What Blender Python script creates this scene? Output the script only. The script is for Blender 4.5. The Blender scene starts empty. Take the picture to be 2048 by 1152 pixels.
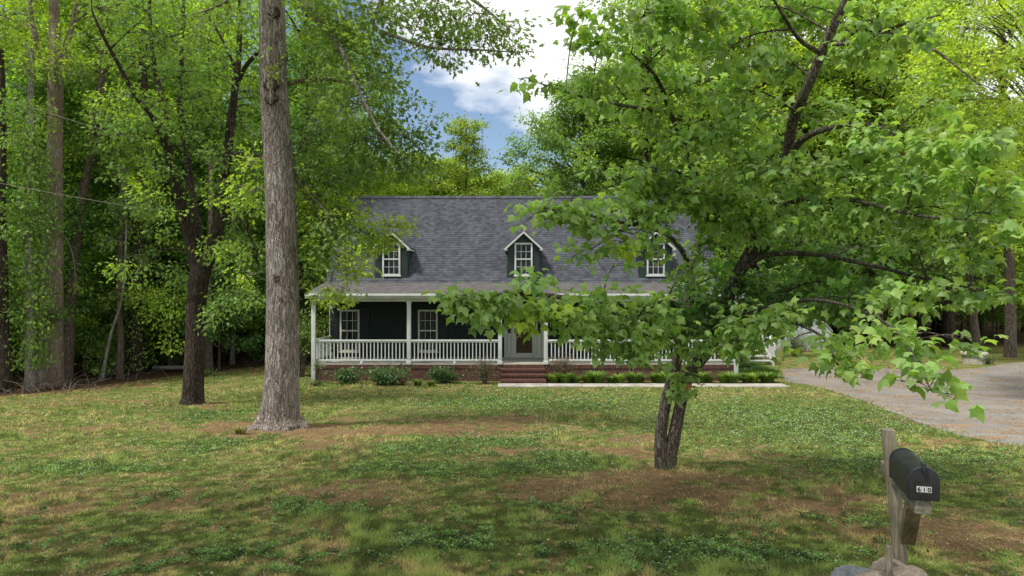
import bpy, math, random
import numpy as np
from mathutils import Vector
random.seed(7)
RS = np.random.RandomState(11)
S = bpy.context.scene
COL = S.collection
F = 1365.0; CAMZ = 3.65
CAM = np.array([0, 0, CAMZ])

# ------------------------------------------------------------------ basics
def P(px, py, d):
    return np.array([(px-1024)/F*d, d, CAMZ-(py-576)/F*d])
def sm(a, b, x):
    t = np.clip((x-a)/(b-a), 0, 1); return t*t*(3-2*t)
_perm = np.random.RandomState(3).rand(512, 512)
def vn(x, y):
    xi = np.floor(x).astype(int); yi = np.floor(y).astype(int)
    fx = x-xi; fy = y-yi; fx = fx*fx*(3-2*fx); fy = fy*fy*(3-2*fy)
    g = lambda a, b: _perm[a % 512, b % 512]
    return (g(xi, yi)*(1-fx)+g(xi+1, yi)*fx)*(1-fy)+(g(xi, yi+1)*(1-fx)+g(xi+1, yi+1)*fx)*fy
def fbm(x, y, o=4):
    s = 0; a = .5
    for i in range(o):
        s = s+a*vn(x*2**i+17*i, y*2**i+31*i); a *= .5
    return s/(1-.5**o)
def hgt(x, y):
    x = np.asarray(x, float); y = np.asarray(y, float)
    t = np.log1p(np.exp(np.clip((24-y)*1.2, -40, 40)))/1.2
    t = np.minimum(t, 22)
    z = .071*t
    z = z+(fbm(x*.35+50, y*.35+50, 3)-.5)*.10*sm(30, 14, y)*sm(2, 6, y)
    z = z-.25*sm(-9, -20, x)*sm(18, 27, y)
    z = z+2.2*sm(60, 140, y)
    return z
def G(px, py):
    d = 10.
    for i in range(60):
        z = float(hgt((px-1024)/F*d, d)); dn = (CAMZ-z)*F/max(py-576, 1)
        d = .6*d+.4*dn
    return np.array([(px-1024)/F*d, d, float(hgt((px-1024)/F*d, d))])

def parent(o, p):
    o.parent = p
    return o
def tag(o, label=None, cat=None, group=None, kind=None):
    if label: o['label'] = label
    if cat: o['category'] = cat
    if group: o['group'] = group
    if kind: o['kind'] = kind
    return o
def empty(name, loc, label=None, cat=None, group=None):
    o = bpy.data.objects.new(name, None); COL.objects.link(o); o.location = loc
    o.empty_display_size = .2
    return tag(o, label, cat, group)
def mesh_np(name, V, faces_idx, faces_len, mat, par=None, col=None, smooth=False, loc=None, uv=None):
    """V in world coordinates (made local when there is a parent with a location)"""
    V = np.asarray(V, float).reshape(-1, 3)
    if loc is None and par is not None:
        off = np.array(par.location); 
        if par.parent is not None: off = off+np.array(par.parent.location)
        V = V-off
    elif loc is not None:
        V = V-np.array(loc)
    me = bpy.data.meshes.new(name)
    fi = np.asarray(faces_idx, dtype=np.int32).ravel(); fl = np.asarray(faces_len, dtype=np.int32).ravel()
    me.vertices.add(len(V)); me.vertices.foreach_set('co', V.astype(np.float32).ravel())
    me.loops.add(len(fi)); me.loops.foreach_set('vertex_index', fi)
    me.polygons.add(len(fl))
    st = np.concatenate([[0], np.cumsum(fl)[:-1]]).astype(np.int32)
    me.polygons.foreach_set('loop_start', st); me.polygons.foreach_set('loop_total', fl)
    if smooth: me.polygons.foreach_set('use_smooth', np.ones(len(fl), bool))
    if col is not None:
        a = me.color_attributes.new('col', 'FLOAT_COLOR', 'POINT')
        c = np.ones((len(V), 4), np.float32); c[:, :3] = col
        a.data.foreach_set('color', c.ravel())
    if uv is not None:
        u = me.uv_layers.new(name='UVMap'); u.data.foreach_set('uv', np.asarray(uv, np.float32).ravel())
    me.update(calc_edges=True); me.validate()
    if isinstance(mat, (list, tuple)):
        for m in mat: me.materials.append(m)
    else: me.materials.append(mat)
    o = bpy.data.objects.new(name, me); COL.objects.link(o)
    if par is not None: o.parent = par
    if loc is not None: o.location = loc
    return o
class MB:
    def __init__(s): s.v = []; s.f = []; s.uv = []
    def face(s, pts, uv=None):
        b = len(s.v); s.v += [tuple(p) for p in pts]; s.f.append(list(range(b, b+len(pts))))
        s.uv += list(uv) if uv is not None else [(0, 0)]*len(pts)
        return s
    def hexa(s, p):  # 8 pts: bottom 4 ccw, top 4 ccw
        for q in ((3, 2, 1, 0), (4, 5, 6, 7), (0, 1, 5, 4), (1, 2, 6, 5), (2, 3, 7, 6), (3, 0, 4, 7)):
            s.face([p[i] for i in q])
        return s
    def box(s, x0, x1, y0, y1, z0, z1):
        return s.hexa([(x0, y0, z0), (x1, y0, z0), (x1, y1, z0), (x0, y1, z0), (x0, y0, z1), (x1, y0, z1), (x1, y1, z1), (x0, y1, z1)])
    def bar(s, a, b, w, h, up=(0, 0, 1)):
        a = np.array(a, float); b = np.array(b, float); d = b-a; d /= np.linalg.norm(d)
        r = np.cross(d, up); r /= np.linalg.norm(r); u = np.cross(r, d)
        r *= w/2; u *= h/2
        return s.hexa([a-r-u, a+r-u, b+r-u, b-r-u, a-r+u, a+r+u, b+r+u, b-r+u])
    def build(s, name, mat, par=None, bevel=0, uv=False, smooth=False):
        fi = [i for f in s.f for i in f]; fl = [len(f) for f in s.f]
        o = mesh_np(name, s.v, fi, fl, mat, par, uv=s.uv if uv else None, smooth=smooth)
        if bevel:
            # weld first so that the bevel has shared edges
            import bmesh
            bm = bmesh.new(); bm.from_mesh(o.data); bmesh.ops.remove_doubles(bm, verts=bm.verts, dist=1e-4)
            bmesh.ops.recalc_face_normals(bm, faces=bm.faces)
            bmesh.ops.bevel(bm, geom=list(bm.edges), offset=bevel, segments=2, affect='EDGES', profile=.6, clamp_overlap=True)
            bm.to_mesh(o.data); bm.free()
        return o

# ------------------------------------------------------------------ materials
class NT:
    def __init__(s, name):
        s.m = bpy.data.materials.new(name); s.m.use_nodes = True; s.t = s.m.node_tree; s.t.nodes.clear()
        s.out = s.n('ShaderNodeOutputMaterial')
    def n(s, ty, **kw):
        x = s.t.nodes.new(ty)
        for k, v in kw.items():
            if k == 'i':
                for kk, vv in v.items():
                    sock = x.inputs[kk]
                    if hasattr(vv, 'is_linked') or isinstance(vv, bpy.types.NodeSocket): s.t.links.new(vv, sock)
                    else: sock.default_value = vv
            else: setattr(x, k, v)
        return x
    def ramp(s, fac, stops, interp='LINEAR'):
        r = s.n('ShaderNodeValToRGB'); r.color_ramp.interpolation = interp
        e = r.color_ramp.elements
        while len(e) < len(stops): e.new(.5)
        for el, (p, c) in zip(e, stops):
            el.position = p; el.color = tuple(c)+(1,) if len(c) == 3 else c
        s.t.links.new(fac, r.inputs[0]); return r.outputs[0]
    def mix(s, fac, a, b, bt='MIX'):
        r = s.n('ShaderNodeMix', data_type='RGBA', blend_type=bt)
        for sock, v in ((r.inputs[0], fac), (r.inputs[6], a), (r.inputs[7], b)):
            if isinstance(v, bpy.types.NodeSocket): s.t.links.new(v, sock)
            else: sock.default_value = v if not isinstance(v, tuple) or len(v) == 4 else v+(1,)
        return r.outputs[2]
    def math(s, op, a, b=0.0, c=None):
        r = s.n('ShaderNodeMath', operation=op)
        for i, v in enumerate((a, b) if c is None else (a, b, c)):
            if isinstance(v, bpy.types.NodeSocket): s.t.links.new(v, r.inputs[i])
            else: r.inputs[i].default_value = v
        return r.outputs[0]
    def coord(s, kind='Object', scale=(1, 1, 1)):
        c = s.n('ShaderNodeTexCoord'); m = s.n('ShaderNodeMapping', i={'Vector': c.outputs[kind], 'Scale': scale}); return m.outputs[0]
    def noise(s, vec, scale, detail=4, rough=.55, dist=0):
        return s.n('ShaderNodeTexNoise', i={'Vector': vec, 'Scale': scale, 'Detail': detail, 'Roughness': rough, 'Distortion': dist}).outputs[0]
    def bump(s, h, strength=.5, dist=.02):
        return s.n('ShaderNodeBump', i={'Height': h, 'Strength': strength, 'Distance': dist}).outputs[0]
    def bsdf(s, color, rough=.7, normal=None, spec=.3, metal=0):
        b = s.n('ShaderNodeBsdfPrincipled')
        for k, v in (('Base Color', color), ('Roughness', rough), ('Specular IOR Level', spec), ('Metallic', metal)):
            if isinstance(v, bpy.types.NodeSocket): s.t.links.new(v, b.inputs[k])
            else: b.inputs[k].default_value = (tuple(v)+(1,) if isinstance(v, tuple) and len(v) == 3 else v)
        if normal is not None: s.t.links.new(normal, b.inputs['Normal'])
        return b.outputs[0]
    def done(s, sh): s.t.links.new(sh, s.out.inputs[0]); return s.m

def m_leaf(name, rough=.42, trans=.38, spec=.35, tcol=(1.5, 1.6, .45)):
    n = NT(name)
    a = n.n('ShaderNodeAttribute', attribute_name='col').outputs['Color']
    oi = n.n('ShaderNodeObjectInfo')
    c = n.mix(1.0, a, oi.outputs['Color'], 'MULTIPLY')
    nz = n.noise(n.coord('Object'), 1.1, 2)
    c = n.mix(n.math('MULTIPLY', nz, .35), c, n.mix(1, c, (.55, .75, .6, 1), 'MULTIPLY'))
    b = n.bsdf(c, rough, spec=spec)
    t = n.n('ShaderNodeBsdfTranslucent', i={'Color': n.mix(1, c, tcol+(1,), 'MULTIPLY')}).outputs[0]
    mx = n.n('ShaderNodeMixShader', i={0: trans, 1: b, 2: t}).outputs[0]
    return n.done(mx)
def m_simple(name, color, rough=.6, var=.25, scale=6, bumpd=.003, spec=.3, bscale=40):
    n = NT(name); v = n.coord('Object')
    nz = n.noise(v, scale, 5); 
    dark = tuple(c*(1-var) for c in color); lite = tuple(min(1, c*(1+var)) for c in color)
    c = n.ramp(nz, [(.3, dark), (.7, lite)])
    nb = n.noise(v, bscale, 4)
    return n.done(n.bsdf(c, rough, n.bump(nb, .5, bumpd), spec))
def m_bark(name, c0, c1, c2, sx=9, sz=2.2, bd=.03, moss=0):
    n = NT(name)
    warp = n.n('ShaderNodeTexNoise', i={'Vector': n.coord('Object'), 'Scale': 4, 'Detail': 3}).outputs['Color']
    base = n.mix(.12, n.coord('Object'), warp, 'ADD')
    v = n.n('ShaderNodeMapping', i={'Vector': base, 'Scale': (sx, sx, sz*.42)}).outputs[0]
    v2 = n.n('ShaderNodeMapping', i={'Vector': base, 'Scale': (sx*.8, sx*.8, sz*1.6)}).outputs[0]
    r1 = n.math('ABSOLUTE', n.math('SUBTRACT', n.noise(v, 2.0, 3, .5), .5))      # long furrows
    r2 = n.math('ABSOLUTE', n.math('SUBTRACT', n.noise(v2, 2.3, 4, .6), .5))     # cross cracks between plates
    fur = n.math('MINIMUM', n.math('MULTIPLY', r1, 9.0), 1.0)
    crk = n.math('MINIMUM', n.math('MULTIPLY', r2, 11.0), 1.0)
    fine = n.noise(v2, 9, 5, .7)
    h = n.math('ADD', n.math('MULTIPLY', n.math('MULTIPLY', fur, n.math('ADD', n.math('MULTIPLY', crk, .45), .55)), .75), n.math('MULTIPLY', fine, .35))
    big = n.noise(n.coord('Object', (1, 1, .5)), 1.6, 4)
    c = n.ramp(h, [(.16, c0), (.46, c1), (.92, c2)])
    c = n.mix(n.ramp(big, [(.4, (0, 0, 0)), (.7, (.75, .75, .75))]), c, n.mix(1, c, (.55, .50, .46, 1), 'MULTIPLY'))
    if moss:
        f = n.ramp(n.noise(n.coord('Object', (1, 1, .5)), 3, 4), [(.54, (0, 0, 0)), (.66, (moss, moss, moss))])
        c = n.mix(f, c, (.11, .13, .06, 1))
    return n.done(n.bsdf(c, .9, n.bump(h, 1.0, bd), .15))

M = {}
M['maple'] = m_leaf('maple_leaf', .42, .44, .38, (1.35, 1.5, .6))
M['leaf'] = m_leaf('broad_leaf', .55, .42, .2)
M['bg'] = m_leaf('woodland_leaf', .6, .42, .15)
M['plant'] = m_leaf('plant_leaf', .4, .25, .4)
M['grass'] = m_leaf('grass_blade', .6, .3, .15, (1.3, 1.3, .6))
M['bark_oak'] = m_bark('oak_bark', (.085, .062, .05), (.30, .255, .22), (.47, .42, .38), 12, 2.6, .03, .25)
M['bark_knot'] = m_bark('knot_bark', (.02, .012, .01), (.10, .066, .052), (.24, .19, .16), 14, 14, .03)
M['bark_dark'] = m_bark('dark_bark', (.014, .010, .008), (.06, .045, .034), (.12, .093, .073), 12, 3, .03)
M['bark_mid'] = m_bark('grey_brown_bark', (.04, .03, .022), (.15, .115, .09), (.25, .20, .165), 12, 3, .02)
M['bark_maple'] = m_bark('maple_bark', (.03, .024, .019), (.10, .078, .06), (.24, .21, .18), 16, 7, .012, .4)
M['bark_tulip'] = m_bark('tulip_bark', (.11, .08, .06), (.30, .235, .185), (.42, .35, .29), 16, 3.2, .02)
M['bark_pale'] = m_bark('pale_bark', (.08, .07, .06), (.26, .24, .21), (.45, .43, .39), 14, 5, .01)

def m_brick(name, scale=1.0, w=.2, h=.067, vert=False):
    n = NT(name); v = n.coord('Object')
    sp = n.n('ShaderNodeSeparateXYZ', i={0: v})
    cb = n.n('ShaderNodeCombineXYZ', i={0: n.math('ADD', sp.outputs[0], n.math('MULTIPLY', sp.outputs[1], .98)), 1: sp.outputs[2]})
    br = n.n('ShaderNodeTexBrick', i={'Vector': cb.outputs[0], 'Color1': (.135, .052, .037, 1), 'Color2': (.075, .030, .024, 1), 'Mortar': (.20, .16, .14, 1),
             'Scale': 1.0, 'Mortar Size': .006, 'Mortar Smooth': .3, 'Brick Width': w, 'Row Height': h, 'Bias': 0})
    if vert: br.offset = 0
    nz = n.noise(v, 14, 5)
    c = n.mix(.6, br.outputs[0], n.ramp(nz, [(.3, (.35, .33, .33)), (.7, (1, 1, 1))]), 'MULTIPLY')
    b = n.bump(n.math('SUBTRACT', n.math('MULTIPLY', nz, .4), br.outputs[1]), .7, .008)
    return n.done(n.bsdf(c, .85, b, .2))
M['brick'] = m_brick('red_brick')
M['brick_v'] = m_brick('soldier_brick', w=.072, h=.4, vert=True)
def m_shingle(name, c1, c2, lichen=0):
    n = NT(name); uv = n.n('ShaderNodeTexCoord').outputs['UV']
    H = .155
    br = n.n('ShaderNodeTexBrick', i={'Vector': uv, 'Color1': c1+(1,), 'Color2': c2+(1,), 'Mortar': c2+(1,),
             'Scale': 1.0, 'Mortar Size': .0, 'Brick Width': .19, 'Row Height': H, 'Bias': 0})
    br2 = n.n('ShaderNodeTexBrick', i={'Vector': uv, 'Color1': (1, 1, 1, 1), 'Color2': (.2, .2, .2, 1), 'Mortar': (.2, .2, .2, 1),
             'Scale': 1.0, 'Mortar Size': .0, 'Brick Width': .13, 'Row Height': H, 'Bias': .1})
    sp = n.n('ShaderNodeSeparateXYZ', i={0: uv})
    saw = n.math('FRACT', n.math('DIVIDE', sp.outputs[1], H))
    nz = n.noise(uv, 1.1, 5, .7); nf = n.noise(uv, 60, 3)
    streak = n.noise(n.n('ShaderNodeMapping', i={'Vector': uv, 'Scale': (2.2, .25, 1)}).outputs[0], 1.0, 4, .6)
    c = n.mix(.5, br.outputs[0], n.ramp(nz, [(.3, (.66, .66, .70)), (.7, (1.25, 1.2, 1.15))]), 'MULTIPLY')
    c = n.mix(.35, c, n.ramp(streak, [(.35, (.7, .7, .74)), (.65, (1.15, 1.15, 1.15))]), 'MULTIPLY')
    c = n.mix(.6, c, n.ramp(nf, [(.25, (.5, .5, .5)), (.75, (1.4, 1.4, 1.4))]), 'MULTIPLY')
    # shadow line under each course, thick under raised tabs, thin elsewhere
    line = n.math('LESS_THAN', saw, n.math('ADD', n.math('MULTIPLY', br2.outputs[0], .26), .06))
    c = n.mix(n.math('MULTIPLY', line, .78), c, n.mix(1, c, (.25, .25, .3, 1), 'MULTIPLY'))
    if lichen:
        l = n.ramp(n.noise(uv, 9, 5, .8), [(.55, (0, 0, 0)), (.68, (lichen,)*3)])
        c = n.mix(l, c, (.33, .21, .13, 1))
    b = n.bump(n.math('ADD', n.math('MULTIPLY', saw, -1.0), n.math('MULTIPLY', nf, .3)), .6, .010)
    return n.done(n.bsdf(c, .9, b, .15))
M['shingle'] = m_shingle('charcoal_shingle', (.084, .090, .103), (.045, .050, .060))
M['shingle2'] = m_shingle('porch_shingle', (.125, .122, .12), (.082, .08, .082), .6)
M['siding_shaded'] = m_simple('green_siding_porch_shade', (.010, .019, .017), .6, .15, 3, .001, .2)  # same green siding, darkened: the porch shade is put into its colour
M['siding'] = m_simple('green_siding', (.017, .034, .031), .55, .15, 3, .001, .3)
M['white'] = m_simple('white_trim', (.52, .54, .51), .5, .12, 4, .001, .3)
M['cream'] = m_simple('cream_frame', (.56, .56, .46), .5, .08, 4, .001)
M['doorpaint'] = m_simple('door_surround_paint', (.46, .48, .41), .5, .08, 4, .001)
M['shutter'] = m_simple('black_shutter', (.012, .012, .014), .5, .1, 4, .001)
M['floorboards'] = m_simple('porch_floor', (.40, .38, .32), .6, .12, 5, .002)
M['ceiling'] = m_simple('porch_ceiling', (.35, .36, .33), .7, .1)
M['concrete'] = m_simple('pale_concrete', (.33, .305, .27), .85, .3, 2.5, .003, .2)
M['curtain'] = m_simple('curtain_cloth', (.55, .56, .55), .9, .1)
M['interior'] = m_simple('dark_interior', (.03, .027, .025), .9, .2)
M['blackmetal'] = None
def m_glass(name, tint, t=.5):
    n = NT(name)
    g = n.n('ShaderNodeBsdfGlossy', i={'Color': (.9, .95, 1, 1), 'Roughness': .03}).outputs[0]
    tr = n.n('ShaderNodeBsdfTransparent', i={'Color': (.8, .85, .85, 1)}).outputs[0]
    df = n.bsdf(tint, .3, spec=.2)
    a = n.n('ShaderNodeMixShader', i={0: t, 1: df, 2: tr}).outputs[0]
    fr = n.n('ShaderNodeFresnel', i={'IOR': 1.6}).outputs[0]
    return n.done(n.n('ShaderNodeMixShader', i={0: n.math('MULTIPLY', fr, .55), 1: a, 2: g}).outputs[0])
M['glass'] = m_glass('window_glass', (.012, .02, .03), .3)
M['doorglass'] = m_glass('door_glass', (.05, .022, .012), .1)
def m_wood(name, dark, lite, sc=(22, 22, 1.6)):
    n = NT(name); v = n.coord('Object', sc)
    nz = n.noise(v, 2.5, 6, .65, .6); st = n.noise(n.coord('Object'), 5, 4)
    c = n.ramp(nz, [(.3, dark), (.68, lite)])
    c = n.mix(n.ramp(st, [(.42, (0, 0, 0)), (.7, (.7, .7, .7))]), c, (.10, .095, .05, 1))
    return n.done(n.bsdf(c, .85, n.bump(nz, .7, .006), .2))
M['postwood'] = m_wood('weathered_post_wood', (.14, .115, .075), (.44, .375, .27))
M['bracewood'] = m_wood('weathered_brace_wood', (.07, .045, .025), (.32, .25, .15), (22, 2.5, 2.5))
M['armwood'] = m_wood('weathered_arm_wood', (.13, .11, .085), (.42, .37, .29), (14, 2.5, 22))
def m_blackmetal():
    n = NT('black_painted_steel'); v = n.coord('Object')
    nz = n.noise(v, 9, 6, .7)
    c = n.ramp(nz, [(.3, (.010, .010, .012)), (.75, (.035, .035, .04))])
    sp = n.ramp(n.noise(v, 70, 3), [(.66, (0, 0, 0)), (.72, (1, 1, 1))])
    c = n.mix(n.math('MULTIPLY', sp, .35), c, (.3, .29, .27, 1))
    r = n.ramp(nz, [(.3, (.32, .32, .32)), (.7, (.55, .55, .55))])
    return n.done(n.bsdf(c, r, n.bump(n.noise(v, 18, 3), .25, .002), .5))
M['blackmetal'] = m_blackmetal()
M['sticker'] = m_simple('sticker_white', (.68, .68, .66), .5, .05)
M['digit'] = m_simple('digit_black', (.012, .012, .012), .5, .05)
M['rust'] = m_simple('dull_red_flag', (.13, .03, .02), .6, .2)
def m_rock(name, a, b, sc=5):
    n = NT(name); v = n.coord('Object')
    nz = n.noise(v, sc, 8, .65, .5); n2 = n.noise(v, sc*7, 5)
    c = n.ramp(nz, [(.3, a), (.7, b)])
    c = n.mix(.5, c, n.ramp(n2, [(.3, (.5, .5, .5)), (.7, (1.2, 1.2, 1.2))]), 'MULTIPLY')
    return n.done(n.bsdf(c, .9, n.bump(n.math('ADD', nz, n.math('MULTIPLY', n2, .4)), .9, .03), .2))
M['rock_tan'] = m_rock('tan_stone', (.13, .10, .075), (.40, .34, .27))
M['rock_grey'] = m_rock('grey_stone', (.06, .065, .07), (.24, .25, .26))
M['wellcrete'] = m_rock('old_concrete', (.28, .26, .20), (.5, .47, .38), 2)
M['shedmetal'] = None
def m_shed():
    n = NT('faded_shed_panel'); v = n.coord('Object'); sp = n.n('ShaderNodeSeparateXYZ', i={0: v})
    rib = n.math('FRACT', n.math('MULTIPLY', sp.outputs[0], 3.3))
    rl = n.math('LESS_THAN', rib, .05)
    nz = n.noise(v, 3, 5)
    c = n.ramp(nz, [(.3, (.36, .39, .41)), (.7, (.50, .53, .55))])
    dirt = n.ramp(n.math('ADD', sp.outputs[2], n.math('MULTIPLY', nz, .5)), [(.25, (1, 1, 1)), (.65, (0, 0, 0))])
    c = n.mix(dirt, c, (.30, .17, .10, 1)); c = n.mix(n.math('MULTIPLY', rl, .6), c, (.1, .1, .1, 1))
    return n.done(n.bsdf(c, .6, n.bump(rl, .5, .01), .3))
M['shedmetal'] = m_shed()
def m_ground():
    n = NT('lawn_soil'); v = n.coord('Object')
    a = n.n('ShaderNodeAttribute', attribute_name='col').outputs['Color']
    f = n.noise(v, 26, 6, .75); g = n.noise(v, 5, 5, .7); h = n.noise(v, 90, 3, .7)
    c = n.mix(.95, a, n.ramp(f, [(.30, (.16, .19, .16)), (.5, (.7, .7, .7)), (.72, (1.5, 1.4, 1.25))]), 'MULTIPLY')
    c = n.mix(.8, c, n.ramp(g, [(.3, (.7, .78, .6)), (.7, (1.25, 1.15, 1.1))]), 'MULTIPLY')
    c = n.mix(.6, c, n.ramp(h, [(.3, (.5, .5, .5)), (.7, (1.4, 1.4, 1.4))]), 'MULTIPLY')
    return n.done(n.bsdf(c, .95, n.bump(n.math('ADD', f, n.math('MULTIPLY', h, .5)), .8, .04), .05))
M['ground'] = m_ground()
def m_drive():
    n = NT('worn_gravel_asphalt'); v = n.coord('Object')
    a = n.noise(v, .7, 5, .6); b = n.noise(v, 45, 5, .8); s = n.noise(n.coord('Object', (.6, 2.2, 1)), 1.1, 6, .75)
    c = n.ramp(a, [(.3, (.145, .137, .125)), (.7, (.235, .224, .207))])
    c = n.mix(.8, c, n.ramp(b, [(.3, (.5, .5, .5)), (.7, (1.5, 1.5, 1.5))]), 'MULTIPLY')
    st = n.ramp(s, [(.50, (0, 0, 0)), (.66, (.85, .85, .85))])
    c = n.mix(st, c, n.mix(b, (.16, .09, .045, 1), (.42, .25, .11, 1)))
    return n.done(n.bsdf(c, .9, n.bump(b, .6, .012), .15))
M['drive'] = m_drive()

# ------------------------------------------------------------------ leaves, tubes
def fan(outline, center, droop=.25, ripple=0):
    pts = [center]+outline
    V = np.array([(x, y, -droop*(x*x*1.2+(y-center[1])**2)+ripple*abs(x)) for x, y in pts])
    k = len(outline); Fs = [(0, 1+i, 1+(i+1) % k) for i in range(k)]
    return V, np.array(Fs)
def mir(h):
    return h+[(-x, y) for x, y in reversed(h) if abs(x) > 1e-6]
T_MAPLE = fan(mir([(0, 0), (.34, -.10), (.36, .08), (.60, .34), (.36, .42), (.21, .68), (0, 1.0)]), (0, .28), .62)
T_OAK = fan(mir([(0, 0), (.22, .22), (.10, .36), (.34, .62), (.12, .66), (0, 1)]), (0, .4), .35)
T_BG = (np.array([(0, 0, 0), (.33, .45, .09), (0, 1, -.12), (-.33, .45, .09)]), np.array([(0, 1, 2), (0, 2, 3)]))
T_BLADE = (np.array([(-.5, 0, 0), (.5, 0, 0), (0, 1, .0)]), np.array([(0, 1, 2)]))
def norm(a): return a/np.maximum(np.linalg.norm(a, axis=-1, keepdims=True), 1e-9)
def leaf_geo(p, d, n, s, c, tmpl, wscale=None):
    V, Fc = tmpl
    d = norm(d); side = norm(np.cross(d, n)); nn = np.cross(side, d)
    s = np.asarray(s)[:, None, None]
    w = s if wscale is None else np.asarray(wscale)[:, None, None]
    W = p[:, None, :]+w*V[None, :, 0:1]*side[:, None, :]+s*V[None, :, 1:2]*d[:, None, :]+s*V[None, :, 2:3]*nn[:, None, :]
    k = len(V); idx = (np.arange(len(p))*k)[:, None, None]+Fc[None]
    return W.reshape(-1, 3), idx.reshape(-1), np.full(len(p)*len(Fc), 3), np.repeat(c, k, axis=0)
def make_leaves(name, p, d, n, s, c, tmpl, mat, par, smooth=True, wscale=None, loc=None):
    V, fi, fl, cc = leaf_geo(np.asarray(p), np.asarray(d), np.asarray(n), s, c, tmpl, wscale)
    return mesh_np(name, V, fi, fl, mat, par, cc, smooth, loc=loc)
class Tubes:
    def __init__(s): s.V = []; s.F = []; s.nv = 0
    def add(s, pts, rad, seg=6, shape=None):
        pts = np.asarray(pts, float); k = len(pts); rad = np.broadcast_to(np.asarray(rad, float), (k,))
        t = norm(np.gradient(pts, axis=0))
        ref = np.array([1., 0, 0]) if abs(t[0][0]) < .8 else np.array([0, 0, 1.])
        a = np.linspace(0, 2*np.pi, seg, endpoint=False)
        u = ref-np.dot(ref, t[0])*t[0]; u /= np.linalg.norm(u)
        R = []
        for i in range(k):
            u = u-np.dot(u, t[i])*t[i]; u /= max(np.linalg.norm(u), 1e-9); v = np.cross(t[i], u)
            r = rad[i]*(shape[i] if shape is not None else 1)
            R.append(pts[i]+(np.cos(a)*r)[:, None]*u+(np.sin(a)*r)[:, None]*v)
        V = np.concatenate(R); s.V.append(V)
        i = np.arange(k-1)[:, None]*seg; j = np.arange(seg)[None]; j2 = (j+1) % seg
        q = np.stack([i+j, i+j2, i+seg+j2, i+seg+j], -1).reshape(-1, 4)+s.nv
        s.F.append(q); s.nv += len(V)
    def build(s, name, mat, par, loc=None):
        V = np.concatenate(s.V); q = np.concatenate(s.F)
        return mesh_np(name, V, q.ravel(), np.full(len(q), 4), mat, par, smooth=True, loc=loc)
def spline(pts, n=24):
    """Catmull-Rom through rows (any number of columns)"""
    p = np.asarray(pts, float); p = np.vstack([2*p[0]-p[1], p, 2*p[-1]-p[-2]])
    out = []; m = len(p)-3
    for k in range(n):
        t = k/(n-1)*m; i = min(int(t), m-1); u = t-i
        a, b, c, d = p[i:i+4]
        out.append(.5*((2*b)+(-a+c)*u+(2*a-5*b+4*c-d)*u*u+(-a+3*b-3*c+d)*u**3))
    return np.array(out)
def leafcol(rs, k, base, var=.22, yellow=.15):
    b = np.array(base)[None]*(1+rs.uniform(-var, var, (k, 1)))
    y = rs.rand(k, 1)**3*yellow*4
    return np.clip(b*(1+y*np.array([[.9, .45, -.1]])), 0, 1)

def leafy(rs, centers, base, tmpl, size, n_per, spread, base_col, outward=None, up=1.0, var=.25, clumpvar=.3, down=.35, yellow=.12):
    """leaves in clumps around centers; returns arrays"""
    K = len(centers)
    n_per = np.broadcast_to(n_per, (K,)).astype(int)
    idx = np.repeat(np.arange(K), n_per); N = len(idx)
    sp = np.broadcast_to(spread, (K,))[idx]
    off = rs.normal(0, 1, (N, 3)); off[:, 2] *= .55
    p = centers[idx]+off*sp[:, None]*.55
    out = norm(off)*.6+rs.normal(0, .45, (N, 3))
    if outward is not None: out = out+outward[idx]*.5
    out[:, 2] -= down
    n = rs.normal(0, .5, (N, 3)); n[:, 2] += up
    n = norm(n)
    d = norm(out)
    s = size*rs.uniform(.65, 1.2, N)
    cb = (1+rs.uniform(-clumpvar, clumpvar, (K, 1)))[idx]
    c = leafcol(rs, N, base_col, var, yellow)*cb
    return p, d, n, s, np.clip(c, 0, 1)

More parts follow.
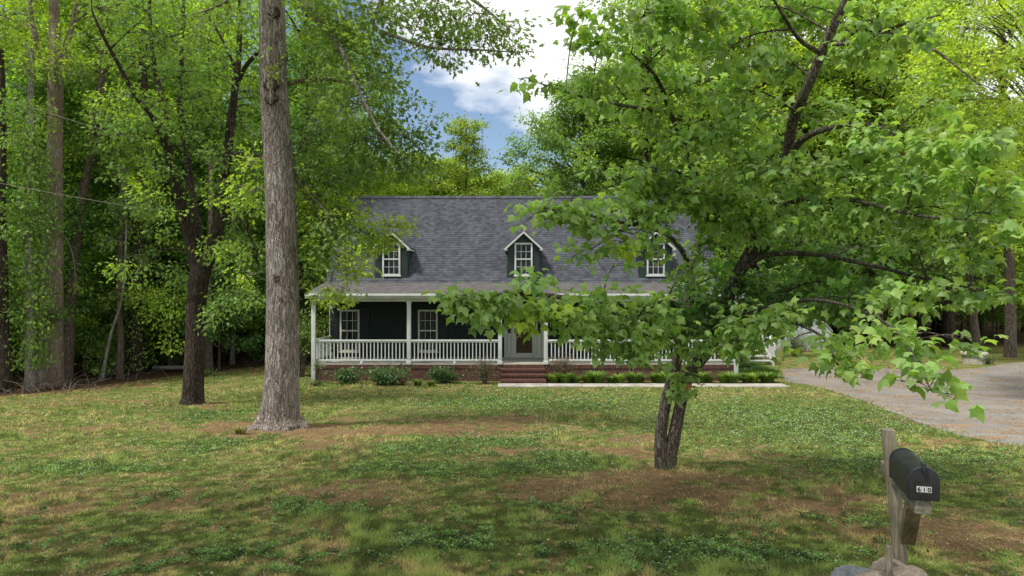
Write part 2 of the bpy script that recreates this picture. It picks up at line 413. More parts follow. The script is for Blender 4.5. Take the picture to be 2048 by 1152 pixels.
# ------------------------------------------------------------------ generic woodland trees (prototypes, later copied)
def gen_tree(name, seed, H, cb, R, tr, leafn, lsize, col, mats, form='round', lean=(0, 0), nb=26, bark='bark_dark', spread=.5, clumps=7):
    rs = np.random.RandomState(seed)
    root = empty(name, (0, 0, 0)); tb = Tubes()
    k = 14; t = np.linspace(0, 1, k)
    wob = np.cumsum(rs.normal(0, .018*H/10, (k, 2)), axis=0)*1.2; wob[0] = 0
    tp = np.stack([wob[:, 0]+lean[0]*t**1.4, wob[:, 1]+lean[1]*t**1.4, t*H*.97], 1)
    trad = tr*(1-.88*t)+.012; trad[0] *= 1.35; tp[0, 2] = -.3
    tb.add(spline(np.c_[tp, trad], 34)[:, :3], spline(np.c_[tp, trad], 34)[:, 3], 12)
    cen = []; outw = []
    for b in range(nb):
        f = (b+.5)/nb; h = cb+(H*.97-cb)*f
        tt = h/(H*.97); x = np.interp(tt, t, tp[:, 0]); y = np.interp(tt, t, tp[:, 1])
        az = b*2.399+rs.uniform(-.4, .4)
        if form == 'round': L = R*(.45+.75*math.sin(math.pi*min(1, (f*.85+.15))))*rs.uniform(.7, 1.1)
        elif form == 'cone': L = R*(1.05-.85*f)*rs.uniform(.75, 1.15)
        elif form == 'flat': L = R*(1.1-.6*f)*rs.uniform(.7, 1.15)
        else: L = R*rs.uniform(.6, 1.1)*(1.0-.5*f**3)
        rise = {'round': .45, 'cone': .25, 'flat': .15}.get(form, .3)*(.4+f)
        s5 = np.linspace(0, 1, 6)
        dirv = np.array([math.cos(az), math.sin(az)])
        bp = np.stack([x+dirv[0]*L*s5+rs.normal(0, .05*L, 6)*s5, y+dirv[1]*L*s5+rs.normal(0, .05*L, 6)*s5, h+L*rise*(s5*1.3-.45*s5**2)*1.0], 1)
        r0 = max(.012, min(tr*.34, L*.017))
        tb.add(bp, r0*(1-.85*s5), 5)
        for q in range(clumps):
            sf = rs.uniform(.3, 1.0); pt = np.array([np.interp(sf, s5, bp[:, j]) for j in range(3)])
            o = rs.normal(0, 1, 3); o[2] *= .5; o /= np.linalg.norm(o); e = pt+o*L*.26*rs.uniform(.3, 1.0)*(1.15-sf*.3)
            tb.add([pt, (pt+e)/2+np.array([0, 0, .03*L]), e], [r0*.3, r0*.2, .004], 3)
            cen.append(e); outw.append(np.array([dirv[0], dirv[1], .1]))
    cen = np.array(cen); outw = np.array(outw)
    npc = max(3, int(leafn/len(cen)))
    a = leafy(rs, cen, None, T_BG, lsize, npc, spread, col, outw, clumpvar=.35)
    tb.build('trunk', M[bark], root)
    make_leaves('crown', *a, T_BG, M['bg'], root)
    return root
_first = {}
def place(proto, loc, rot, sc, label, cat, group, tint=(1, 1, 1), barkmat=None):
    """first use moves the prototype itself, later uses copy the thing and each of its parts"""
    if proto.name not in _first:
        _first[proto.name] = 1; r = proto; kids = list(proto.children)
    else:
        r = proto.copy(); COL.objects.link(r); kids = []
        for ch in proto.children:
            c = ch.copy(); COL.objects.link(c); c.parent = r; kids.append(c)
    r.location = loc; r.rotation_euler = (0, 0, rot); r.scale = (sc, sc, sc) if np.isscalar(sc) else sc
    for k in kids: k.color = tuple(tint)+(1,)
    tag(r, label, cat, group)
    return r
GREEN = (.20, .31, .09)
protoA = [gen_tree('woodland_tree', 21+i, 21, 7.5, 4.2, .24, 15000, .21, GREEN, None, 'round', nb=34, spread=.75, clumps=7) for i in range(2)]
protoB = [gen_tree('woodland_tree', 41+i, 14, 1.9, 3.3, .16, 20000, .18, GREEN, None, 'mix', nb=42, spread=.62, clumps=7) for i in range(3)]
protoC = [gen_tree('understory_tree', 61+i, 6.5, 1.2, 2.3, .06, 8500, .14, GREEN, None, 'flat', nb=22, spread=.42, clumps=8, bark='bark_mid') for i in range(2)]
protoD = [gen_tree('undergrowth_shrub', 81+i, 1.9, .15, .95, .018, 2600, .10, GREEN, None, 'mix', nb=14, spread=.25, clumps=6, bark='bark_mid') for i in range(2)]

# ------------------------------------------------------------------ ground
def proj(x, y, z):
    y = np.maximum(y, .5)
    return 1024+F*x/y, 576-F*(z-CAMZ)/y
FB_X = [-200, -17.5, -16.5, -15, -11.8, -8, 0, 10, 20, 200]; FB_Y = [20.5, 23.5, 26, 28.3, 31.5, 34, 43, 43, 42.5, 40]
def forest(x, y):
    b = np.interp(x, FB_X, FB_Y)+(fbm(x*.8, y*.8+9, 3)-.5)*2.5
    return sm(-.5, .7, y-b)
BROWN = [(811, 855, 150, 15, 1), (940, 862, 90, 12, 1), (1033, 841, 60, 12, .9), (1050, 896, 130, 11, 1.1), (930, 915, 70, 8, 1), (1238, 903, 70, 13, 1), (1290, 876, 60, 12, 1),
         (1084, 988, 160, 22, .9), (1221, 958, 130, 16, 1), (700, 900, 60, 12, .8), (1420, 985, 200, 40, .9), (1650, 1000, 160, 40, .7), (560, 868, 130, 18, 1.5), (500, 850, 50, 14, 1.6), (650, 872, 60, 12, 1), (385, 812, 60, 8, 1.2),
         (1340, 945, 60, 14, 1.3), (1800, 845, 80, 10, .9), (1930, 885, 110, 9, 1.1), (1500, 905, 100, 14, .7), (100, 1000, 150, 35, .8), (330, 1010, 120, 20, .7), (640, 980, 120, 20, .7), (160, 800, 130, 8, .6), (200, 770, 90, 5, 1.3),
         (1950, 1080, 120, 60, .9), (760, 1000, 100, 14, .6), (460, 850, 200, 10, .4), (1750, 1060, 80, 30, .5), (120, 860, 150, 10, .5), (1000, 1110, 90, 10, .5)]
CLOV = [(850, 900, 160, 15, 1), (800, 940, 130, 15, 1), (1110, 932, 110, 14, 1), (1180, 912, 80, 10, .8), (1000, 880, 90, 10, 1), (640, 1020, 110, 20, 1), (900, 1080, 130, 22, 1), (1290, 1100, 140, 24, .9),
        (180, 935, 160, 12, 1.2), (400, 893, 110, 8, 1.1), (520, 880, 60, 6, 1), (1650, 860, 260, 40, .7), (1800, 930, 220, 26, .7), (1050, 805, 260, 20, .6), (350, 1000, 120, 16, .5), (450, 830, 140, 14, .6), (1720, 1040, 90, 20, .5), (730, 1110, 60, 12, .6),
        (480, 1105, 80, 14, .7), (1550, 820, 200, 20, .5), (1450, 1120, 200, 25, .8), (1100, 1010, 60, 10, .5), (1650, 970, 150, 14, .4)]
def patches(px, py, L):
    s = 0
    for cx, cy, rx, ry, w in L:
        s = s+w*np.exp(-(((px-cx)/rx)**2+((py-cy)/ry)**2)*1.1)
    return s
def lawn(x, y):
    z = hgt(x, y); px, py = proj(x, y, z)
    n1 = fbm(x*.9, y*.9, 4); n2 = fbm(x*3+40, y*3, 4); n3 = fbm(x*8, y*8+60, 3)
    wx_ = (fbm(x*1.5+7, y*1.5, 3)-.5)*150; wy_ = (fbm(x*1.5, y*1.5+33, 3)-.5)*34; px = px+wx_; py = py+wy_
    br = np.clip(patches(px, py, BROWN), 0, 1.3); cl = np.clip(patches(px, py, CLOV), 0, 1.3)
    bright = sm(1000, 840, py)
    dry = np.clip((n2-.5)*5.0+(n3-.5)*2.0+(n1-.5)*1.6+.22+br*.95-cl*.55, 0, 1)
    clo = np.clip((n2*.4+n3*.6-.49)*20+(cl-.36)*7-br*2.2, 0, 1)
    fo = forest(x, y)
    return dry, clo, fo, br, n1, n2, n3
C_GR = np.array([.155, .195, .055]); C_DRY = np.array([.36, .30, .135]); C_BR = np.array([.285, .19, .11]); C_CL = np.array([.085, .14, .04]); C_FO = np.array([.115, .075, .048])
def lawncol(x, y):
    dry, clo, fo, br, n1, n2, n3 = lawn(x, y)
    e = lambda a: a[..., None]
    c = C_GR*(1-e(dry))+C_DRY*e(dry)
    bb = np.clip(br*1.9*(.2+n2)*(.5+n3)+(n2-.5)*2.2-.10, 0, 1)*(1-.9*clo); c = c*(1-e(bb))+C_BR*e(bb)
    c = c*(1-.8*e(clo))+C_CL*.8*e(clo)
    c = c*(.6+.8*e(n3))
    c = c*(1-e(fo))+(C_FO*(.6+.9*e(n3)))*e(fo)
    return c, dry, clo, fo, bb
def axis(lo, hi, step, far_lo, far_hi):
    a = list(np.arange(lo, hi, step)); s = step; v = hi
    while v < far_hi: a.append(v); s *= 1.18; v += s
    s = step; v = lo-step
    while v > far_lo: a.insert(0, v); s *= 1.18; v -= s
    return np.array(a)
xs = axis(-19, 18, .11, -900, 900); ys = axis(3.2, 34, .11, -60, 1200)
GX, GY = np.meshgrid(xs, ys)
GZ = hgt(GX, GY)
gc = lawncol(GX, GY)[0].reshape(-1, 3)
nx, ny = len(xs), len(ys)
i = (np.arange(ny-1)[:, None]*nx+np.arange(nx-1)[None]).ravel()
q = np.stack([i, i+1, i+nx+1, i+nx], -1)
g = mesh_np('ground', np.stack([GX, GY, GZ], -1).reshape(-1, 3), q.ravel(), np.full(len(q), 4), M['ground'], col=gc, smooth=True)
tag(g, kind='structure')
# driveway
pairs = [((1571, 763), (1562, 739)), ((1640, 775), (1640, 737)), ((1720, 800), (1740, 736)), ((1800, 830), (1850, 741)), ((1880, 860), (1940, 738)), ((1960, 880), (2060, 724)), ((2060, 896), (2250, 724)), ((2300, 940), (2600, 735)), ((2750, 1000), (3100, 760))]
A = spline([np.r_[G(*a)[:2], G(*b)[:2]] for a, b in pairs], 120)
wgt = np.linspace(0, 1, 30)
DX = A[:, 0][:, None]*(1-wgt)+A[:, 2][:, None]*wgt; DY = A[:, 1][:, None]*(1-wgt)+A[:, 3][:, None]*wgt
edge = (fbm(DX*2, DY*2)-.5)*.35*(np.abs(wgt-.5) > .45)
DY = DY+edge
i = (np.arange(119)[:, None]*30+np.arange(29)[None]).ravel(); q = np.stack([i, i+30, i+31, i+1], -1)
dv = mesh_np('driveway', np.stack([DX, DY, hgt(DX, DY)+.008], -1).reshape(-1, 3), q.ravel(), np.full(len(q), 4), M['drive'], smooth=True)
tag(dv, kind='structure')
from mathutils import geometry as _g
drive_poly = np.vstack([A[:, :2], A[::-1, 2:]])
def inpoly(x, y, poly):
    c = np.zeros(x.shape, bool); j = len(poly)-1
    for i in range(len(poly)):
        xi, yi = poly[i]; xj, yj = poly[j]
        c ^= ((yi > y) != (yj > y)) & (x < (xj-xi)*(y-yi)/(yj-yi+1e-12)+xi); j = i
    return c
# ------------------------------------------------------------------ walkway
b = MB()
xw = -.5
def slab(b, x0, x1, y0, y1, zt=.06): b.box(x0, x1, y0, y1, -.1, zt)
slab(b, -.52, 1.30, 24.95, 25.72)
k = 0; x = 1.315
while x < 10.0:
    slab(b, x, min(x+1.28, 10.15), 24.97+.01*(k % 2), 25.72, .058-.003*(k % 2)); x += 1.295; k += 1
w = b.build('walkway', M['concrete'], None, bevel=.012); tag(w, kind='structure')

# ------------------------------------------------------------------ house
CX = .5; XL, XR = -7.8, 8.8; YW = 29.2; YP = 26.8; YB = 38.2; ZF = .69
house = empty('house', (CX, YW, 0), 'dark green house with charcoal roof, three dormers and a long white railed porch', 'house')
def siding(b, x0, x1, z0, z1, y, step=.115, clip=None):
    z = z0
    while z < z1-.002:
        zt = min(z+step, z1)
        a0, a1 = (x0, x1) if clip is None else clip((z+zt)/2)
        if a1 > a0:
            b.face([(a0, y-.013, z), (a1, y-.013, z), (a1, y, zt), (a0, y, zt)])
            b.face([(a0, y, z), (a1, y, z), (a1, y-.013, z), (a0, y-.013, z)])
        z += step
ZB = 3.86; YBk = 29.3; YR = 33.75; ZR = 8.17
def main_z(y): return ZB+(y-YBk)*(ZR-ZB)/(YR-YBk)
# windows leave openings: cut front wall around windows as vertical strips
WX = [-6.94, -3.60, 4.60, 7.94]; WW = .80; WZ0, WZ1 = .93, 2.72
DX0, DX1, DZ1 = -.33, 1.37, 2.98
b = MB()
cuts = [(x-WW/2, x+WW/2, WZ0, WZ1) for x in WX]+[(DX0, DX1, ZF, DZ1)]
cuts.sort(); x = XL
for (c0, c1, z0, z1) in cuts:
    siding(b, x, c0, ZF, ZB, YW)
    if z0 > ZF+.01: siding(b, c0, c1, ZF, z0, YW)
    siding(b, c0, c1, z1, ZB, YW)
    x = c1
siding(b, x, XR, ZF, ZB, YW)
b.build('front_wall', M['siding_shaded'], house)
b = MB()
for X in (XL, XR):
    b.face([(X, YW, .5), (X, YB, .5), (X, YB, ZB), (X, YR, ZR-.1), (X, YW, ZB)])
b.face([(XL, YB, .5), (XR, YB, .5), (XR, YB, ZB), (XL, YB, ZB)])
b.build('side_wall', M['siding'], house)
b = MB(); b.box(XL+.05, XR-.05, 30.9, 31.0, .5, 5.2); b.box(XL+.05, XR-.05, YW+.06, 30.9, .5, .55); b.box(XL+.05, XR-.05, YW+.06, 30.9, 3.3, 3.35)
b.build('interior', M['interior'], house)
for xa, xb in ((XL-.012, XL+.13), (XR-.13, XR+.012)): MB().box(xa, xb, YW-.045, YW+.1, ZF, ZB-.4).build('corner_trim', M['white'], house)
# foundation
b = MB(); b.box(XL+.02, XR-.02, YP, YP+.2, -.3, .49); b.box(XL+.02, XL+.22, YP+.2, YB, -.3, .49); b.box(XR-.22, XR-.02, YP+.2, YB, -.3, .49); b.build('brick_foundation', M['brick'], house)
b = MB(); b.box(XL, XR, YP-.02, YP+.2, .49, .64); b.build('brick_cap', M['brick_v'], house)
b = MB(); b.box(XL+.01, XR-.01, YP-.0, YW-.02, .64, ZF); b.build('porch_floor', M['floorboards'], house)
# steps
b = MB()
for i_ in range(3):
    b.box(-.42+.0*i_, 1.27, 25.72+.35*i_, 26.78 if i_ == 2 else 25.72+.35*(i_+1), -.1, .165*(i_+1))
b.box(-.42, 1.27, 26.08, 26.78, -.1, .16); b.box(-.425, 1.275, 26.43, 26.775, .16, .325)
st = b.build('brick_steps', M['brick'], house)
b = MB()
for i_ in range(3): b.box(-.44, 1.29, 25.70+.35*i_, 26.0+.35*i_, .165*(i_+1)-.06, .165*(i_+1)+.012)
b.build('nosing', M['brick_v'], st)
# roof
def roofquad(b, x0, x1, y0, z0, y1, z1, th=.12):
    L = math.hypot(y1-y0, z1-z0)
    b.face([(x0, y0, z0), (x1, y0, z0), (x1, y1, z1), (x0, y1, z1)], [(x0, 0), (x1, 0), (x1, L), (x0, L)])
b = MB()
RX0, RX1 = XL-.25, XR+.25
roofquad(b, RX0, RX1, YBk, ZB, YR, ZR)
b.face([(RX1, YB+.3, ZB-.15), (RX0, YB+.3, ZB-.15), (RX0, YR, ZR), (RX1, YR, ZR)], [(0, 0), (17, 0), (17, 6), (0, 6)])
roof = b.build('roof', M['shingle'], house, uv=True)
b = MB(); 
for k in range(56):
    x0 = RX0+k*(RX1-RX0)/56; x1 = RX0+(k+1)*(RX1-RX0)/56+.02
    dz = .004*(k % 2)
    b.face([(x0, YR-.16, ZR-.155+.03+dz), (x1, YR-.16, ZR-.155+.03+dz), (x1, YR, ZR+.035+dz), (x0, YR, ZR+.035+dz)], [(x0, 0), (x1, 0), (x1, .14), (x0, .14)])
    b.face([(x0, YR, ZR+.035+dz), (x1, YR, ZR+.035+dz), (x1, YR+.16, ZR-.12+dz), (x0, YR+.16, ZR-.12+dz)], [(x0, 0), (x1, 0), (x1, .14), (x0, .14)])
b.build('ridge_cap', M['shingle'], roof, uv=True)
YE, ZE = 26.5, 3.44
b = MB(); roofquad(b, RX0, RX1, YE, ZE, YBk+.02, ZB+.02)
b.build('porch_roof', M['shingle2'], house, uv=True)
b = MB()
b.box(RX0, RX1, YE+.02, YE+.05, ZE-.19, ZE-.015)      # fascia
b.box(RX0, RX1, YE+.05, YE+.32, ZE-.20, ZE-.18)       # soffit
b.box(XL-.02, XR+.02, YP-.02, YP+.14, 3.12, 3.245)    # porch beam
for X in (RX0, RX1-.03):
    b.hexa([(X, YE+.05, ZE-.19), (X+.03, YE+.05, ZE-.19), (X+.03, YBk, ZB-.24), (X, YBk, ZB-.24), (X, YE+.05, ZE-.02), (X+.03, YE+.05, ZE-.02), (X+.03, YBk, ZB-.02), (X, YBk, ZB-.02)])
    b.hexa([(X, YBk, ZB-.24), (X+.03, YBk, ZB-.24), (X+.03, YR, ZR-.24), (X, YR, ZR-.24), (X, YBk, ZB-.02), (X+.03, YBk, ZB-.02), (X+.03, YR, ZR-.02), (X, YR, ZR-.02)])
b.build('fascia', M['white'], house)
for xa in (XL, XR-.1): MB().box(xa, xa+.1, YP+.14, YW-.05, 3.12, 3.24).build('side_beam', M['white'], house)
b = MB(); b.box(XL+.1, XR-.1, YP+.14, YW-.02, 3.2, 3.23); b.build('porch_ceiling', M['ceiling'], house)
b = MB(); b.box(RX0+.02, RX1-.02, YE-.07, YE+.018, ZE-.11, ZE-.01); b.build('gutter', M['white'], house, bevel=.012)
# columns
CXS = [XL+.02, -4.05, -.47, 1.33, 4.95, XR-.02]
for k, X in enumerate(CXS):
    end = k in (0, 5)
    b = MB(); z0 = .0 if end else ZF-.04
    w = .075
    y = YP-.03 if end else YP+.04
    b.box(X-w, X+w, y-w, y+w, z0, 3.12)
    if not end: b.box(X-w-.018, X+w+.018, y-w-.018, y+w+.018, ZF-.045, ZF+.10)
    b.box(X-w-.015, X+w+.015, y-w-.015, y+w+.015, 3.02, 3.115)
    b.build('column', M['white'], house, bevel=.006)
    if False: pass
b = None
# railings
def rail(x0, x1, y, foot=True):
    b = MB(); b.box(x0, x1, y-.045, y+.045, 1.55, 1.62); b.box(x0, x1, y-.03, y+.03, .775, .845); b.box(x0, x1, y-.02, y+.02, 1.505, 1.549)
    if foot:
        xm = (x0+x1)/2; b.box(xm-.05, xm+.05, y-.04, y+.04, ZF-.05, .774)
    r = b.build('railing', M['white'], house, bevel=.004)
    n = int(round((x1-x0)/.145)); first = None
    for k in range(1, n):
        x = x0+(x1-x0)*k/n
        if first is None:
            bb = MB(); bb.box(x-.019, x+.019, y-.019, y+.019, .845, 1.505); first = bb.build('baluster', M['white'], r); fx = x
        else:
            c = first.copy(); COL.objects.link(c); c.parent = r; c.location = (x-fx, 0, 0)
yr = YP+.02
for x0, x1 in ((CXS[0]+.075, CXS[1]-.075), (CXS[1]+.075, CXS[2]-.075), (CXS[3]+.075, CXS[4]-.075), (CXS[4]+.075, CXS[5]-.075)): rail(x0, x1, yr)
for X in (XL+.03, XR-.03):
    b = MB(); b.box(X-.045, X+.045, YP+.06, YW-.05, 1.55, 1.62); b.box(X-.03, X+.03, YP+.06, YW-.05, .775, .845)
    y = YP+.2
    while y < YW-.1: b.box(X-.019, X+.019, y-.019, y+.019, .845, 1.55); y += .145
    b.build('side_railing', M['white'], house)
# windows
def window(xc, z0, z1, w, y, mat, par, sub=False, curtain=True, proud=.045):
    """double hung sash window, three by two lights in each sash"""
    fr = MB(); t = .07; h = z1-z0; zm = (z0+z1)/2; x0, x1 = xc-w/2, xc+w/2
    fr.box(x0-.02, x0+t-.02, y-proud, y+.05, z0, z1); fr.box(x1-t+.02, x1+.02, y-proud, y+.05, z0, z1)
    fr.box(x0+t-.02, x1-t+.02, y-proud, y+.05, z1-t, z1); fr.box(x0-.05, x1+.05, y-proud-.02, y+.05, z0-.05, z0+.02); fr.box(x0+t-.02, x1-t+.02, y-proud+.015, y+.04, z0+.021, z0+.07)
    fr.box(x0+t-.02, x1-t+.02, y-proud+.01, y+.04, zm-.03, zm+.03)
    iw0, iw1 = x0+t-.02, x1-t+.02
    m = MB()
    for za, zb in ((z0+.07, zm-.03), (zm+.03, z1-t)):
        for k in (1, 2): xx = iw0+(iw1-iw0)*k/3; m.box(xx-.009, xx+.009, y-.012, y+.012, za, zb)
        zz = (za+zb)/2; m.box(iw0, iw1, y-.010, y+.010, zz-.009, zz+.009)
    if sub:
        fo = fr.build('window_frame', mat, par, bevel=.004)
        tgt = par
    else:
        fo = fr.build('window', mat, par, bevel=.004); tgt = fo
    m.build('muntin', mat, tgt)
    gl = MB(); gl.face([(iw0, y+.018, z0+.05), (iw1, y+.018, z0+.05), (iw1, y+.018, z1-.05), (iw0, y+.018, z1-.05)]); gl.build('window_pane' if sub else 'pane', M['glass'], tgt)
    if curtain:
        c = MB(); 
        for (a, e) in ((iw0-.02, iw0+.17), (iw1-.17, iw1+.02)):
            k = 8
            for j in range(k):
                xa = a+(e-a)*j/k; xb = a+(e-a)*(j+1)/k
                ya = y+.12+.02*(j % 2); yb = y+.12+.02*((j+1) % 2)
                c.face([(xa, ya, z0), (xb, yb, z0), (xb, yb, z1), (xa, ya, z1)])
        c.build('curtain', M['curtain'], tgt)
    return fo
for X in WX:
    window(X, WZ0, WZ1, WW, YW, M['cream'], house)
    for sgn in (-1, 1):
        xa = X+sgn*(WW/2+.03+.2)
        b = MB(); b.box(xa-.2, xa+.2, YW-.05, YW-.015, WZ0-.02, WZ1+.03)
        z = WZ0+.08
        while z < WZ1-.08:
            b.hexa([(xa-.15, YW-.062, z), (xa+.15, YW-.062, z), (xa+.15, YW-.0505, z), (xa-.15, YW-.0505, z), (xa-.15, YW-.0515, z+.05), (xa+.15, YW-.0515, z+.05), (xa+.15, YW-.0505, z+.05), (xa-.15, YW-.0505, z+.05)]); z += .06
        b.build('shutter', M['shutter'], house)
# door with sidelights
b = MB(); y = YW
b.box(DX0, DX0+.09, y-.06, y+.05, ZF, DZ1); b.box(DX1-.09, DX1, y-.06, y+.05, ZF, DZ1); b.box(DX0+.09, DX1-.09, y-.06, y+.05, DZ1-.12, DZ1)
for xa in (DX0+.33, DX1-.41): b.box(xa, xa+.08, y-.055, y+.05, ZF, DZ1-.12)
b.box(DX0+.09, DX1-.09, y-.09, y+.05, ZF, ZF+.05)
ds = b.build('door_surround', M['doorpaint'], house, bevel=.004)
b = MB()
for xa, xb in ((DX0+.09, DX0+.33), (DX1-.33, DX1-.09)):
    b.box(xa, xb, y-.01, y+.03, ZF+.05, 1.72)
    b.box(xa+.05, xb-.05, y-.022, y-.01, ZF+.16, 1.6)
    b.box(xa, xa+.05, y-.01, y+.03, 1.72, 2.86); b.box(xb-.05, xb, y-.01, y+.03, 1.72, 2.86); b.box(xa+.05, xb-.05, y-.01, y+.03, 2.76, 2.86)
b.build('sidelight_panel', M['doorpaint'], ds, bevel=.003)
b = MB()
for xa, xb in ((DX0+.14, DX0+.28), (DX1-.28, DX1-.14)): b.face([(xa, y+.01, 1.72), (xb, y+.01, 1.72), (xb, y+.01, 2.76), (xa, y+.01, 2.76)])
b.build('sidelight_glass', M['glass'], ds)
da, db = DX0+.41, DX1-.41
b = MB(); b.box(da, da+.10, y-.03, y+.02, ZF+.05, 2.86); b.box(db-.10, db, y-.03, y+.02, ZF+.05, 2.86); b.box(da+.10, db-.10, y-.03, y+.02, 2.74, 2.86); b.box(da+.10, db-.10, y-.03, y+.02, ZF+.05, ZF+.17)
door = b.build('door', M['doorpaint'], house, bevel=.004)
b = MB(); b.face([(da+.1, y, ZF+.17), (db-.1, y, ZF+.17), (db-.1, y, 2.74), (da+.1, y, 2.74)]); b.build('door_glass', M['doorglass'], door)
b = MB(); b.box(db-.08, db-.05, y-.08, y-.035, 1.68, 1.82); b.build('handle', M['shutter'], door)
# dormers
for n_, X in enumerate((CX-5.72, CX, CX+5.72)):
    y = 29.55; w = .70; z0 = main_z(y)-.02; ze, zp = 5.47, 6.11
    b = MB()
    k0, k1 = X-.37, X+.37; wz0, wz1 = 4.19, 5.60
    cl = lambda z: (X-min(w, max(0, (zp-.02-z)/(zp-ze)*w)), X+min(w, max(0, (zp-.02-z)/(zp-ze)*w)))
    siding(b, X-w, k0, z0, wz1, y, .1, lambda z: (cl(z)[0], k0)); siding(b, k1, X+w, z0, wz1, y, .1, lambda z: (k1, cl(z)[1]))
    siding(b, k0, k1, z0, wz0, y, .1); siding(b, X-w, X+w, wz1, zp, y, .1, cl)
    for sx in (-1, 1):
        xx = X+sx*w; z = z0
        while z < ze:
            zt = z+.1
            ya = YBk+(z-ZB)*(YR-YBk)/(ZR-ZB)+.1
            b.face([(xx+sx*.013, y-.013, z), (xx+sx*.013, ya+.1, z), (xx, ya+.1, zt), (xx, y-.013, zt)])
            b.face([(xx, y, z), (xx, ya, z), (xx+sx*.013, ya, z), (xx+sx*.013, y, z)])
            z = zt
    b.face([(X-w, 30.6, 5), (X+w, 30.6, 5), (X+w, 30.6, 4), (X-w, 30.6, 4)])
    dm = b.build('dormer', M['siding'], house)
    b = MB()
    ov = .835; yo = y-.2; s_ = (zp-ze)/w; zo = zp-ov*s_
    for sx in (-1, 1):
        ybk0 = YBk+(zo-ZB)*(YR-YBk)/(ZR-ZB); ybk1 = YBk+(zp+.05-ZB)*(YR-YBk)/(ZR-ZB)
        L = math.hypot(ov, zp-zo)
        f = [(X+sx*ov, yo, zo+.05), (X+sx*ov, ybk0+.1, zo+.05), (X, ybk1+.1, zp+.05), (X, yo, zp+.05)]
        u = [(0, 0), (ybk0-yo, 0), (ybk1-yo, L), (0, L)]
        b.face(f, u); b.face([(p[0], p[1], p[2]-.045) for p in f], u)
        b.face([f[0], f[1], (f[1][0], f[1][1], f[1][2]-.045), (f[0][0], f[0][1], f[0][2]-.045)], u)
        b.face([f[0], f[3], (f[3][0], f[3][1], f[3][2]-.045), (f[0][0], f[0][1], f[0][2]-.045)], u)
    b.build('dormer_roof', M['shingle'], dm, uv=True)
    b = MB()
    for sx in (-1, 1):
        a_ = (X+sx*.8, yo+.005, zp-.8*s_-.045); e_ = (X+sx*.0, yo+.005, zp-.045)
        b.hexa([(a_[0], yo-.01, a_[2]-.06), (a_[0], y-.015, a_[2]-.06), (e_[0], y-.015, e_[2]-.06), (e_[0], yo-.01, e_[2]-.06), (a_[0], yo-.01, a_[2]+.045), (a_[0], y-.015, a_[2]+.045), (e_[0], y-.015, e_[2]+.045), (e_[0], yo-.01, e_[2]+.045)])
        xa = X+sx*.70; xb = X+sx*.83
        b.box(min(xa, xb), max(xa, xb), yo+.0, y-.02, zo-.08, zo+.03)
        b.box(min(X+sx*.715, X+sx*.82), max(X+sx*.715, X+sx*.82), y-.02, y+1.2, zo-.07, zo+.03)
    b.build('rake_trim', M['white'], dm)
    window(X, wz0, wz1, .74, y-.01, M['white'], dm, sub=True, curtain=False)

# side deck and stairs
b = MB(); b.box(XR, 12.4, 33.5, 36, .78, .86); b.box(12.28, 12.4, 33.5, 33.62, 0, 1.85); b.box(11.1, 11.2, 33.5, 33.62, 0, 1.85); b.box(8.85, 8.95, 33.5, 33.6, 0, 1.85)
b.box(8.95, 11.1, 33.5, 33.58, 1.75, 1.84); b.box(8.95, 11.1, 33.5, 33.58, .95, 1.02); x = 9.08
while x < 11.1: b.box(x-.02, x+.02, 33.52, 33.56, 1.02, 1.75); x += .14
b.box(12.3, 12.38, 33.6, 36, 1.75, 1.84); y = 33.75
while y < 36: b.box(12.32, 12.36, y-.02, y+.02, .86, 1.75); y += .14
dk = b.build('side_deck', M['white'], house)
for k in range(4):
    b = MB(); b.box(11.22, 12.26, 32.3+.3*k, 32.3+.3*k+.3, .2*(k+1)-.03, .2*(k+1)+.02); b.box(11.24, 12.24, 32.3+.3*k+.27, 32.3+.3*k+.29, .2*(k+1)-.17, .2*(k+1)-.031) if False else None; b.build('tread', M['white'], dk)
for X in (11.14, 12.34):
    b = MB(); b.box(X-.06, X+.06, 32.1, 32.22, 0, .98); b.bar((X, 32.2, .98), (X, 33.5, 1.82), .07, .08); b.bar((X, 32.3, .12), (X, 33.5, .82), .05, .22)
    for k in range(8): yy = 32.35+.15*k; b.box(X-.02, X+.02, yy-.02, yy+.02, .25+.09*k, 1.05+.095*k)
    b.build('stair_railing', M['white'], dk)

# shed
sx0, sx1, sy = 15.3, 18.3, 39.0
shed = empty('garden_shed', (16.8, sy, 0), 'small pale grey gambrel shed with rusty lower edge behind the side steps', 'shed')
prof = [(sx0, 0), (sx1, 0), (sx1, 1.15), (sx1-.45, 1.65), ((sx0+sx1)/2, 1.95), (sx0+.45, 1.65), (sx0, 1.15)]
b = MB(); b.face([(x, sy, z) for x, z in prof]); b.face([(x, sy+2.6, z) for x, z in reversed(prof)])
b.face([(sx0, sy, 0), (sx0, sy, 1.15), (sx0, sy+2.6, 1.15), (sx0, sy+2.6, 0)]); b.face([(sx1, sy, 0), (sx1, sy+2.6, 0), (sx1, sy+2.6, 1.15), (sx1, sy, 1.15)])
b.build('wall', M['shedmetal'], shed)
b = MB(); top = [prof[2], prof[3], prof[4], prof[5], prof[6]]
for a_, e_ in zip(top[:-1], top[1:]):
    b.hexa([(a_[0], sy-.08, a_[1]+.005), (e_[0], sy-.08, e_[1]+.005), (e_[0], sy+2.7, e_[1]+.005), (a_[0], sy+2.7, a_[1]+.005), (a_[0], sy-.08, a_[1]+.05), (e_[0], sy-.08, e_[1]+.05), (e_[0], sy+2.7, e_[1]+.05), (a_[0], sy+2.7, a_[1]+.05)])
b.build('roof', M['white'], shed)
b = MB(); b.box(16.35, 17.55, sy-.02, sy-.005, .05, 1.25); b.box(16.935, 16.965, sy-.03, sy-.021, .05, 1.25); b.build('door', M['shedmetal'], shed)

